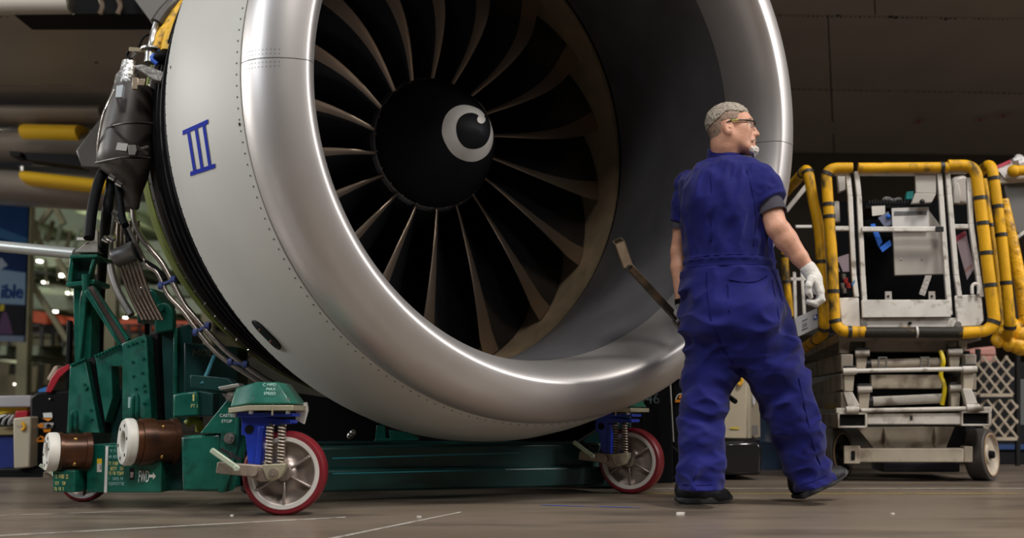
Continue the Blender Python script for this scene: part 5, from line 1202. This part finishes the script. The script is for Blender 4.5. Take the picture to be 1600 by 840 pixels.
for k in range(14):
    x = 1358 + 4.6 * k; b = MB(); b.cyl(lp(x, 318, .09), lp(x + 1.2, 313 - (k % 3), .09), .004, None, 6); b.build('drill_bit', dark, lift)
plate('index_card', [(1362, 322), (1383, 321), (1383, 335), (1363, 337)], .09, .003, M('cream_card', (.60, .57, .52), .6), bev=0)
plate('teal_box', [(1417, 299), (1428, 298), (1427, 311), (1416, 311)], .09, .05, M('teal_card', (.02, .34, .33), .5))
for (x, y, r_) in ((1386, 311, 8), (1396, 313, 7), (1404, 311, 6)):
    b = MB(); b.ball(lp(x, y, .14), r_ * PXM, 10, 8, (1, .7, .55)); b.build('crumpled_wrap', M('clear_wrap', (.42, .41, .42), .25, bump=.8, bscale=40) if x == 1386 else bpy.data.materials['clear_wrap'], lift, 180)
bl = M('blue_strap', (.01, .13, .62), .5); plate('blue_strap', [(1360, 350), (1367, 349), (1379, 378), (1373, 386)], .05, .01, bl, bev=.002); plate('blue_strap', [(1374, 386), (1391, 374), (1393, 383), (1379, 394)], .045, .01, bl, bev=.002)
b = MB(); b.ball(lp(1388, 338, .08), .014, 10, 8); b.build('blue_knob', bl, lift, 180)
plate('clear_pouch', [(1372, 340), (1388, 330), (1396, 350), (1382, 354)], .09, .006, M('pouch', (.16, .18, .26), .3), bev=0)
plate('tape_strip', [(1446, 430), (1456, 430), (1445, 462), (1436, 459)], .04, .004, M('silver_tape', (.44, .41, .39), .35, .3, bump=.5, bscale=60), bev=0)
plate('seat_back', [(1488, 276), (1510, 272), (1514, 282), (1513, 318), (1488, 318)], .30, .05, M('bent_sheet', (.42, .38, .35), .4, .2), bev=.02); plate('seat_pad', [(1490, 288), (1498, 284), (1502, 300), (1500, 318), (1489, 318)], .27, .03, lgrey, bev=.008)
rp = plate('notice', [(1493, 370), (1509, 361), (1522, 420), (1511, 437)], .12, .004, M('pink_paper', (.35, .27, .30), .6), bev=0)
plate('notice_band', [(1493, 369), (1508, 360), (1510, 368), (1494, 378)], .115, .003, M('dark_red_band', (.25, .02, .045), .6), par=rp, bev=0); plate('notice_line', [(1508, 424), (1519, 412), (1519, 414), (1508, 426)], .115, .003, M('orange_line', (.42, .14, .05), .6), par=rp, bev=0)
plate('mauve_sheet', [(1308, 402), (1326, 396), (1327, 424), (1310, 424)], .2, .01, M('mauve_paper', (.42, .34, .40), .6), bev=0); plate('inner_box', [(1308, 268), (1320, 268), (1321, 296), (1311, 300)], .15, .05, lgrey); plate('inner_box', [(1302, 314), (1311, 314), (1313, 346), (1303, 346)], .2, .05, lgrey)
for (pts, r_) in (([(1309, 410, .1), (1315, 425, .1), (1320, 440, .1)], .008), ([(1312, 456, .1), (1316, 462, .1), (1324, 458, .1), (1322, 440, .1)], .008)):
    b = MB(); b.tube(bez([lp(*p) for p in pts]), r_, 8); b.build('air_hose', black, lift)
for (x, y, m_) in ((1318, 432, steel), (1321, 438, M('red_fitting', (.45, .03, .03), .4)), (1316, 446, steel), (1325, 446, bpy.data.materials['red_fitting']), (1319, 454, steel)):
    b = MB(); b.cyl(lp(x, y - 4, .08), lp(x + 1, y + 4, .08), .014, .011, 10); b.build('air_fitting', m_, lift)
plate('blue_tick', [(1331, 444), (1335, 436), (1336, 440), (1332, 447)], -.005, .003, M('blue_tape', (.02, .16, .42), .5), bev=0)
# neighbouring work platform at the right edge: cream rail, padded rail end, torn poster and plastic bag on it
wpx = lp(1612, 700, .9); plat = thing('work_platform', 'edge of a neighbouring work platform with cream rail and yellow padded rail end', 'platform', (wpx.x, wpx.y, 0))
b = MB(); b.beam(lp(1560, 281, .9), lp(1720, 271, .9), .05, .06); b.build('mid_rail', M('cream_rail', (.55, .48, .38), .5), plat, bevel=.004)
b = MB(); b.tube([lp(1584, 267, .8), lp(1720, 258, .8)], 9.5 * PXM, 14); b.build('padded_rail', pad, plat, 60)
b = MB(); b.ball(lp(1584, 267, .8), 9.5 * PXM * 1.15, 14, 10); b.build('rail_end_cap', pad, plat, 180)
for px in (1640, 1700):
    p = lp(px, 275, .9); b = MB(); b.beam(p, V((p.x, p.y, 0)), .05, .05); b.build('post', bpy.data.materials['cream_rail'], plat, bevel=.004)
    b = MB(); b.beam(p, p + V((0, -.15, .06)), .03, .03); b.build('rail_bracket', dark, plat)
b = MB(); p = lp(1640, 330, .9); b.beam(lp(1588, 372, .9), p, .02, .02); b.beam(lp(1590, 440, .9), lp(1640, 440, .9), .02, .02); o = b.build('side_wire', wht, plat); o['kind'] = 'stuff'
b = MB(); b.prism([lp(x, y, .9) for x, y in ((1568, 284), (1640, 284), (1640, 365), (1590, 365), (1576, 330))], LBK * .05); b.build('grey_side_panel', M('column_grey', (.12, .115, .11), .5), plat, bevel=.004)
b = MB(); b.prism([lp(x, y, .85) for x, y in ((1556, 262), (1580, 251), (1592, 256), (1592, 276), (1570, 278))], LBK * .01); pst = b.build('torn_poster', M('poster_white', (.60, .57, .57), .5), plat)
b = MB(); b.prism([lp(x, y, .845) for x, y in ((1556, 259), (1579, 249), (1580, 254), (1557, 264))], LBK * .005); b.build('poster_stripe', M('poster_red', (.42, .04, .07), .5), pst)
b = MB(); c = lp(1592, 252, .86); b.ball(c, .055, 10, 8, (1, .6, .8)); b.v = [c + (p - c) * (1 + .5 * noise.noise(p * 30)) for p in b.v]; tag(b.build('plastic_bag', bpy.data.materials['clear_wrap'], None, 30), 'crumpled clear plastic bag on the yellow rail end at the right edge', 'bag')
# ------------------------------------------------------------------ folding lattice gates, pad, cabinet behind the lift
lat_m = M('beige_lattice', (.40, .33, .25), .6, var=.1)
gate = thing('folding_gate', 'folding gate of crossed beige slats in two panels behind the lift', 'gate', (U(1556, 651, 7.4).x, 7.4, 0))
def lattice(y0, y1, x0, x1, Y):
    pitch = (x1 - x0) / 3.2; h_ = y1 - y0
    for k in range(-3, 5):
        for sgn in (1, -1):
            xs = x0 + k * pitch if sgn > 0 else x1 - k * pitch
            a, dx = (xs, y1), sgn * h_ * .80
            lo_, hi_ = sorted(((x0 - a[0]) / dx, (x1 - a[0]) / dx)); t0, t1 = max(0, lo_), min(1, hi_)
            if t1 - t0 < .12: continue
            p, q = U(a[0] + dx * t0, y1 - h_ * t0, Y + .012 * sgn), U(a[0] + dx * t1, y1 - h_ * t1, Y + .012 * sgn)
            b = MB(); b.beam(p, q, .016, .008, (0, 1, 0)); b.build('lattice_slat', lat_m, gate, 0)
    b = MB(); b.beam(U(x0 + 4, y1 + 1, Y), U(x1 - 2, y1 + 1, Y), .03, .025); b.build('bottom_rail', lat_m, gate)
lattice(556, 616, 1526, 1583, 7.4); lattice(624, 684, 1530, 1590, 7.42)
for x in (1528, 1590):
    b = MB(); b.beam(U(x, 545, 7.46), FL(x, 651 + 1500 * CAMH / 7.46), .03, .03); b.build('upright', dark, gate)
crate = thing('backing_crate', 'added black crate with slate grey side as dark backing behind the folding gate', 'crate', (4.5, 8.3, 0))  # crate added to darken the background behind the gate
fz = U(1540, 566, 8.0).z
b = MB(); b.box((4.55, 8.35, fz / 2), (1.7, .8, fz)); b.build('body', M('crate_black', (.008, .008, .010), .6, spec=.15), crate, bevel=.01)
b = MB(); b.prism([U(1588, 592, 7.94), U(1640, 592, 7.94), U(1640, 664, 7.94), U(1590, 664, 7.94)], V((0, .04, 0))); b.build('cabinet_side', M('slate_grey', (.085, .09, .09), .5), crate, bevel=.005)
b = MB(); b.box((4.5, 7.94, .14), (1.4, .03, .04)); b.build('blue_trim', M('crate_blue', (.02, .05, .16), .4), crate)
foam_r = thing('foam_bolster', 'pink foam bolster lying on the black crate below the yellow rails', 'foam', (U(1535, 566, 8.0).x, 8.0, fz))
b = MB(); b.prism([U(1510, 549, 8.0), U(1525, 543, 8.0), U(1556, 540, 8.0), U(1558, 556, 8.0), U(1520, 556, 8.0)], V((0, .3, 0))); b.build('upper_block', M('coral_foam', (.50, .24, .20), .7), foam_r, bevel=.02)
b = MB(); b.prism([U(1518, 556, 8.0), U(1556, 556, 8.0), U(1556, 566, 8.0), U(1530, 566, 8.0)], V((0, .3, 0))); b.build('lower_block', bpy.data.materials['coral_foam'], foam_r, bevel=.01)
# ------------------------------------------------------------------ electric tugs
cream = M('tug_cream', (.46, .40, .30), .5, var=.06, vs=5); orange = M('orange_sticker', (.85, .27, .01), .5); tugblk = M('tug_black', (.005, .005, .006), .5, spec=.15)
def pxp(par, name, poly, Y, th, mat, bev=.006, s=35): b = MB(); b.prism([U(x, y, Y) for x, y in poly], V((0, th, 0))); return b.build(name, mat, par, s, bevel=bev)
def pxw(par, name, c, r, Y, w, mat): b = MB(); p = FL(c, 651 + 1500 * CAMH / Y); p.z = r; b.lathe([(-w / 2, r * .4), (-w / 2, r * .92), (-w / 2 + .015, r), (w / 2 - .015, r), (w / 2, r * .92), (w / 2, r * .4), (-w / 2, r * .4)], p, (.25, 1, 0), 32); return b.build(name, mat, par, 40)
tug = thing('tow_tug', 'black and cream electric tug with orange stickers behind the walking man', 'tug', (1.2, 6.0, 0))
pxp(tug, 'rear_body', [(1002, 590), (1050, 590), (1052, 755), (1002, 755)], 5.7, .6, tugblk)
pxp(tug, 'dash_panel', [(1050, 570), (1105, 560), (1105, 740), (1052, 748)], 5.75, .5, tugblk)
b = MB(); b.tube([U(1047, 599, 5.66), U(1052, 690, 5.66)], .006, 8); b.build('grab_rod', steel, tug); b = MB(); b.ball(U(1047, 598, 5.66), .012, 8, 6); b.build('rod_tip', chrome, tug, 180)
f_ = lambda x, y: U(x, y, 5.735)
def sticker(par, poly, mat, Y, name='sticker'): b = MB(); b.add([U(x, y, Y) for x, y in poly][::-1], [tuple(range(len(poly)))]); return b.build(name, mat, par, 0)
sticker(tug, [(1055, 588), (1060, 583), (1078, 582), (1078, 597), (1063, 597), (1062, 591)], whitepaint, 5.738); sticker(tug, [(1058, 588), (1062, 585), (1066, 585), (1064, 592)], orange, 5.734); sticker(tug, [(1068, 584), (1078, 584), (1078, 595), (1066, 595)], tugblk, 5.734); sticker(tug, [(1071, 585), (1078, 585), (1076, 594), (1069, 594)], orange, 5.730)
sticker(tug, [(1068, 577), (1078, 568), (1078, 580), (1070, 581)], orange, 5.738); sticker(tug, [(1055, 624), (1078, 624), (1078, 628), (1055, 628)], orange, 5.738)
b = MB(); b.tube([U(1064 + 8 * cos(R(180 - 15 * k)), 624 - 9 * sin(R(180 - 15 * k)), 5.738) for k in range(13)], .004, 6); b.build('sticker_ring', whitepaint, tug); sticker(tug, [(1060, 622), (1062, 617), (1067, 616), (1070, 622)], orange, 5.737)
words('346', 'lettering', M('faded_teal_ink', (.10, .16, .17), .6), tug, U(997, 630, 5.69), V((1, 0, 0)), V((0, 0, 1)), .062)
pxp(tug, 'cream_cover', [(1124, 600), (1155, 572), (1168, 588), (1168, 686), (1126, 686)], 6.0, .5, cream, .012)
b = MB(); b.prism([U(1168, 588, 6.0), U(1180, 600, 6.12), U(1187, 618, 6.2), U(1188, 684, 6.2), U(1168, 686, 6.0)], V((-.02, .4, 0))); b.build('cream_side', cream, tug, bevel=.008)
sticker(tug, [(1176, 616), (1180, 616), (1180, 631), (1176, 631)], M('label_blue_white', (.5, .52, .58), .5), 6.055); sticker(tug, [(1174.5, 664), (1184.5, 664), (1184.5, 680), (1174.5, 680)], M('data_label', (.16, .15, .14), .5), 6.06)
sticker(tug, [(1141, 667), (1152, 667), (1158, 669), (1152, 670), (1141, 669.5)], M('yellow_smear', (.62, .46, .04), .5), 5.993)
b = MB(); b.tube([U(1150 + 9 * cos(R(-70 + 14 * k)), 594 - 7 * sin(R(-70 + 14 * k)), 5.985) for k in range(11)], .012, 8); b.build('round_decal', M('decal_amber', (.80, .42, .02), .5), tug)
b = MB(); b.tube([U(1132, 618, 5.98), U(1141, 621, 5.9), U(1149, 627, 5.85)], .016, 12); b.build('tiller_grip', black, tug); b = MB(); b.tube([U(1130, 626, 5.98), U(1138, 629, 5.9)], .008, 8); b.build('tiller_rod', black, tug)
pxp(tug, 'bumper', [(1122, 690), (1186, 689), (1192, 700), (1190, 742), (1124, 742)], 5.95, .6, M('gloss_black', (.012, .012, .014), .15), .02)
pxp(tug, 'bumper_top', [(1124, 687), (1188, 686), (1188, 690), (1124, 690)], 5.98, .5, black)
pxw(tug, 'wheel', 1038, .115, 5.62, .14, black); pxw(tug, 'wheel', 945, .14, 5.68, .2, black); pxw(tug, 'wheel', 1140, .10, 6.1, .14, black)
# the second tug, beyond the stand at the left
tug2 = thing('tow_tug', 'black tug with red bar and orange stickers beyond the green stand', 'tug', (-3.0, 6.2, 0))
pxp(tug2, 'rear_body', [(45, 620), (58, 611), (108, 608), (115, 610), (115, 760), (46, 760)], 6.3, .6, tugblk, .02)
pxp(tug2, 'cream_cover', [(20, 653), (48, 650), (46, 730), (21, 732)], 6.2, .3, cream, .01)
b = MB(); b.tube([U(34 + 4.4 * cos(R(-90 + 15 * k)), 666 - 5 * sin(R(-90 + 15 * k)), 6.19) for k in range(13)], .010, 6); b.build('round_decal', bpy.data.materials['decal_amber'], tug2); words('TUG', 'lettering', tugblk, tug2, U(26, 668, 6.19), V((1, 0, 0)), V((0, 0, 1)), .014)
redb = M('red_guard', (.42, .006, .02), .45); b = MB(); b.add([U(x, y, Y) for Y in (6.28, 6.36) for x, y in ((71, 612), (80, 613), (93, 590), (109, 575), (108, 568), (90, 577), (80, 590))], [tuple(range(7)), tuple(range(13, 6, -1))] + [(i, 7 + i, 7 + (i + 1) % 7, (i + 1) % 7) for i in range(7)]); b.build('red_guard', redb, tug2, bevel=.004)
sticker(tug2, [(60, 608), (73, 604), (74, 612), (60, 612)], M('sky_sticker', (.03, .20, .55), .5), 6.29); pxp(tug2, 'tan_seat', [(72, 592), (84, 572), (90, 570), (90, 578), (78, 596)], 6.45, .2, M('tan_vinyl', (.45, .34, .25), .6), .01)
pxp(tug2, 'overhead_frame', [(104, 500), (110, 500), (108, 612), (101, 612)], 6.5, .05, tugblk)
Y2 = 6.29
sticker(tug2, [(67, 645), (81, 644), (82, 652), (68, 652)], whitepaint, Y2); sticker(tug2, [(66, 653), (82, 653), (75, 658)], orange, Y2); sticker(tug2, [(57, 664), (64, 660), (84, 660), (82, 668), (62, 669)], M('sticker_silver', (.45, .42, .40), .5), Y2); sticker(tug2, [(58, 664), (64, 661), (69, 661), (66, 668), (62, 668)], orange, Y2 - .004); sticker(tug2, [(72, 664), (76, 661), (82, 666), (73, 668)], tugblk, Y2 - .004)
sticker(tug2, [(67, 670), (80, 670), (78, 675), (69, 675)], orange, Y2); sticker(tug2, [(56, 690), (57, 686), (63, 680), (69, 682), (69, 690)], orange, Y2); sticker(tug2, [(59, 687), (63, 682), (67, 686)], tugblk, Y2 - .004); b = MB(); b.ball(U(78, 623, Y2), .008, 8, 6); b.build('indicator_lamp', chrome, tug2, 180)
pxp(tug2, 'skirt', [(-10, 732), (120, 732), (120, 768), (-10, 768)], 6.25, .5, tugblk)
pxw(tug2, 'wheel', 60, .12, 6.2, .14, black)
# workbench cart at the left edge
cart = thing('tool_cart', 'blue tool cart with grey top and yellow lip at the left edge', 'cart', (-3.5, 6.8, 0))
pxp(cart, 'top', [(-60, 619), (48, 617), (50, 636), (-60, 636)], 6.7, .4, M('cart_grey', (.36, .35, .37), .5), .01)
pxp(cart, 'yellow_lip', [(-60, 637), (43, 635), (42, 642), (20, 642), (0, 648), (-60, 650)], 6.75, .2, M('cart_yellow', (.75, .52, .02), .45)); pxp(cart, 'red_bin', [(24, 642), (43, 641), (42, 652), (23, 653)], 6.6, .1, redb)
pxp(cart, 'shelf', [(-60, 668), (22, 666), (22, 679), (-60, 681)], 6.75, .3, M('cart_tan', (.28, .22, .10), .5)); pxp(cart, 'blue_side', [(-60, 680), (22, 679), (22, 758), (-60, 762)], 6.78, .3, M('cart_blue', (.008, .022, .16), .4))
for k in range(5): b = MB(); b.tube(bez([U(-6 + 5 * k, 662, 6.7), U(0 + 4 * k, 652 + k, 6.68), U(12 + 2 * k, 650, 6.68), U(20, 660 - k, 6.7)]), .012, 8); b.build('cable', black if k % 2 else M('white_lead', (.5, .5, .5), .5), cart)
pxw(cart, 'wheel', 4, .09, 6.9, .06, black)
pxp(cart, 'plinth', [(-60, 755), (30, 752), (30, 764), (-60, 768)], 6.8, .3, black)
# ------------------------------------------------------------------ far side of the hangar: banner, steelwork, mezzanines
ban = thing('banner', 'blue hanging banner with white band reading ible and a worker photo', 'banner', (-7.6, 13.0, 0))
YB = 12.6
def bp_(x, y, dy=0.): return U(x, y, YB - dy)
def patch(name, poly, mat, dy, par=None): b = MB(); b.add([bp_(x, y, dy) for x, y in poly][::-1], [tuple(range(len(poly)))]); return b.build(name, mat, par or ban, 0)
b = MB(); b.prism([bp_(-70, 297), bp_(45, 304), bp_(38, 534), bp_(-70, 530)], V((0, .04, 0))); face = b.build('banner_cloth', M('banner_blue', (0.0028, 0.0138, 0.0468), .8, spec=.05, var=.2, vs=.8), ban)
patch('sky_band', [(-70, 330), (43, 372), (43.5, 384), (-70, 350)], M('banner_mid_blue', (0.0138, 0.0440, 0.0935), .8, spec=.05), .004, face)
patch('dark_swirl', [(-70, 372), (0, 385), (42, 392), (41, 425), (20, 420), (-70, 400)], M('banner_navy', (0.0022, 0.0077, 0.0275), .8, spec=.05), .004, face)
patch('white_peak', [(-20, 418), (2, 402), (12, 414), (-5, 425)], M('banner_pale', (0.0963, 0.1155, 0.1430), .8, spec=.05), .006, face)
patch('pale_band', [(-70, 412), (40, 426), (39, 476), (-70, 470)], M('banner_band', (0.0660, 0.0990, 0.1375), .8, spec=.05), .005, face)
words('ible', 'lettering', M('banner_ink', (0.0041, 0.0124, 0.0605), .8, spec=.05), face, bp_(0, 465, .012), V((1, 0, 0)), V((0, 0, 1)), .185, bold=.03, sx=.82)
patch('photo_area', [(-70, 471), (39, 477), (38, 524), (-70, 520)], M('banner_photo_dark', (0.0050, 0.0055, 0.0072), .8, spec=.05), .007, face)
pur = M('banner_purple', (0.0358, 0.0193, 0.0413), .8, spec=.05); patch('printed_figure', [(-2, 521), (0, 500), (4, 488), (10, 487), (16, 503), (20, 522)], pur, .009, face); patch('printed_helmet', [(-1, 486), (0, 477), (4, 474), (7, 477), (6, 485)], M('banner_helmet', (0.1513, 0.1155, 0.0110), .8, spec=.05), .011, face)
patch('bottom_strip', [(-70, 521), (38, 525), (37, 534), (-70, 531)], M('banner_strip', (0.0605, 0.0743, 0.0990), .8, spec=.05), .009, face)
b = MB(); b.tube([bp_(34, 300, .02), bp_(34, 150, .02)], .02, 6); b.build('hanging_line', steel, ban); b = MB(); b.tube([bp_(-40, 300, .02), bp_(-40, 150, .02)], .02, 6); b.build('hanging_line', steel, ban)
pale = M('pale_green_steel', (.30, .36, .25), .6, var=.25, vs=.9); olv = M('olive_steel', (.17, .155, .085), .6, var=.2, vs=2); oran = M('orange_beam', (.62, .09, .02), .55); dk = M('dark_grey_steel', (.03, .032, .03), .6); glow = M('lamp_glow', (1, .93, .78), .5, emit=9)  # dk is near-black steel for rails, pipes and rods
def bgbar(name, par, x0, y0, x1, y1, Y, w, mat, Y1=None):
    b = MB(); b.beam(U(x0, y0, Y), U(x1, y1, Y1 or Y), w, w); return b.build(name, mat, par, 0)
mz = thing('mezzanine', 'pale green steel mezzanine with orange beam, railing and small lamps far behind the stand', 'mezzanine', (-11, 22, 0))
YM = 22.0
def deck(y, Y0, Y1, x0=-120, x1=330, th=.25, mat=None, par=None):
    z = U(100, y, Y0).z; a = U(x0, y, Y0).x; c = U(x1, y, Y0).x; b = MB(); b.box(((a + c) / 2, (Y0 + Y1) / 2, z + th / 2), (c - a, Y1 - Y0, th)); o = b.build('deck', mat or pale, par or mz, 0)
    for k in range(9):
        x = a + (c - a) * (k + .5) / 9; b = MB(); b.box((x, (Y0 + Y1) / 2, z - .10), (.16, Y1 - Y0, .2)); b.build('joist', pale, par or mz, 0)
    return z
deck(540, 21, 25, th=.3, mat=olv); deck(462, 22, 30); deck(392, 23, 32); deck(330, 25, 36)
bgbar('fascia_beam', mz, -120, 466, 330, 480, 21.6, .34, pale); bgbar('fascia_beam', mz, -120, 398, 330, 412, 22.4, .40, pale); bgbar('fascia_beam', mz, 0, 312, 200, 372, 24.5, .5, pale)
bgbar('orange_girder', mz, 20, 488, 130, 508, 20.8, .24, oran); bgbar('orange_girder', mz, 130, 506, 330, 512, 21.0, .24, oran)
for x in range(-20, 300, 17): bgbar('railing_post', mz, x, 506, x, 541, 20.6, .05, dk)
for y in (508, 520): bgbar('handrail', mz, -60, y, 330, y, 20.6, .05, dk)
for (x0, y0, x1, y1) in ((48, 440, 106, 532), (46, 330, 64, 386), (90, 405, 112, 442), (62, 350, 80, 326), (150, 420, 190, 470), (165, 350, 120, 400), (70, 310, 45, 286), (80, 312, 100, 350)): bgbar('brace', mz, x0, y0, x1, y1, 20.2, .10, olv)
for x in (44, 180, 330): bgbar('column', mz, x, 290, x - 8, 640, 19.8, .22, olv)
for (x, y, w) in ((95, 430, 12), (108, 458, 8), (70, 441, 7), (55, 472, 9), (5, 628, 13), (62, 408, 8), (196, 496, 5), (150, 470, 7), (172, 440, 7), (25, 600, 5), (85, 486, 10)):
    b = MB(); c = U(x, y, 21.9 if y < 500 else 24); k = w * .62 * 21.9 / 1500; b.box(c, (k, .15, k * .45)); b.build('ceiling_lamp', glow, mz, 0)
# lower floor seen under the deck: dim rooms with pale window strips
rm = thing('workshop_room', 'dim workshop front with pale window panels under the mezzanine', 'room', (-11, 26, 0))
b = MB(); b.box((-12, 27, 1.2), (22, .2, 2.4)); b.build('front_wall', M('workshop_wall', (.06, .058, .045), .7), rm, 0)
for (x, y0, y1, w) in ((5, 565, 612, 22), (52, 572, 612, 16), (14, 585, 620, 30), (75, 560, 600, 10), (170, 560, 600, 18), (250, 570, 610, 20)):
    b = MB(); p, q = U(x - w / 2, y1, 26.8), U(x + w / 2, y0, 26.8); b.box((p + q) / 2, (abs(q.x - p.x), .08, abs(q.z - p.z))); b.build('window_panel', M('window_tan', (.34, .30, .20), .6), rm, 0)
for (x, z, Y, pw) in ((-13.0, 3.6, 23.5, 40), (-9.5, 3.0, 24, 40), (-11, 5.0, 25, 55), (-8, 4.6, 26, 40), (-12, 1.9, 24.5, 40), (-6, 3.6, 24, 35)):
    d = bpy.data.lights.new('mezzanine_lamp', 'POINT'); d.energy = pw; d.color = (1, .90, .70); d.shadow_soft_size = .25; o = bpy.data.objects.new('mezzanine_lamp', d); COL.objects.link(o); o.location = (x, Y, z)
rg = random.Random(11)
for k in range(16):
    x = -10 + 14 * k; y0 = 352 + 10 * sin(k * 1.7); bgbar('truss_web', mz, x, y0 + 34, x + 9, y0, 19.5 + .2 * k, .07, pale if k % 2 else olv)
for k in range(14):
    x = -10 + 17 * k; y = rg.choice((425, 445, 478, 412)); bgbar('service_pipe', mz, x, y, x + rg.uniform(20, 60), y + rg.uniform(-3, 9), 20.4 + rg.random(), .05, rg.choice((pale, olv, dk)))
for k in range(12):
    x = -5 + 19 * k; bgbar('hanger_rod', mz, x, rg.uniform(395, 420), x + 1, rg.uniform(430, 470), 21.2, .04, rg.choice((dk, olv)))
blue_stand_in = thing('blue_stand_in', 'dark blue cylinder standing in for an unidentified blue sliver between the tug and the scissor lift', 'blue_stand_in', (U(1196, 651, 7.2).x, 7.2, 0))  # plain cylinder in place of an unidentified blue sliver behind the man
b = MB(); c = blue_stand_in.location.copy(); hz_ = U(1196, 612, 7.2).z; b.lathe([(0, 0), (0, .10), (.01, .105), (hz_ * .33, .10), (hz_ * .35, .108), (hz_ * .37, .10), (hz_ * .66, .10), (hz_ * .68, .108), (hz_ * .7, .10), (hz_ - .01, .105), (hz_, .10), (hz_ - .01, .09), (hz_ - .01, 0)], c, (0, 0, 1), 28); b.build('shell', M('stand_in_blue', (.025, .05, .10), .5, var=.3), blue_stand_in, 40)
for (px, py, s_) in ((1063, 804, .011), (655, 808, .006), (1395, 803, .006), (362, 806, .006)):
    p = FL(px, py); b = MB(); b.box((0, 0, 0), (s_ * 2.2, s_ * 1.4, s_ * .8), Matrix.Rotation(rg.random() * 3, 3, 'Z')); b.v = [v * (1 + .3 * rg.random()) for v in b.v]; zmin = min(v.z for v in b.v); b.v = [v + p + V((0, 0, -zmin)) for v in b.v]
    tag(b.build('paper_scrap', M('scrap_white', (.62, .58, .52), .6) if px == 1063 else bpy.data.materials['scrap_white']), {1063: 'white scrap on the floor in front of the rear shoe', 655: 'tiny white scrap on the floor below the middle of the engine inlet', 1395: 'tiny white scrap on the floor in front of the scissor lift', 362: 'tiny white scrap on the floor just left of the near red wheel'}[px], 'scrap', 'scraps on the floor')
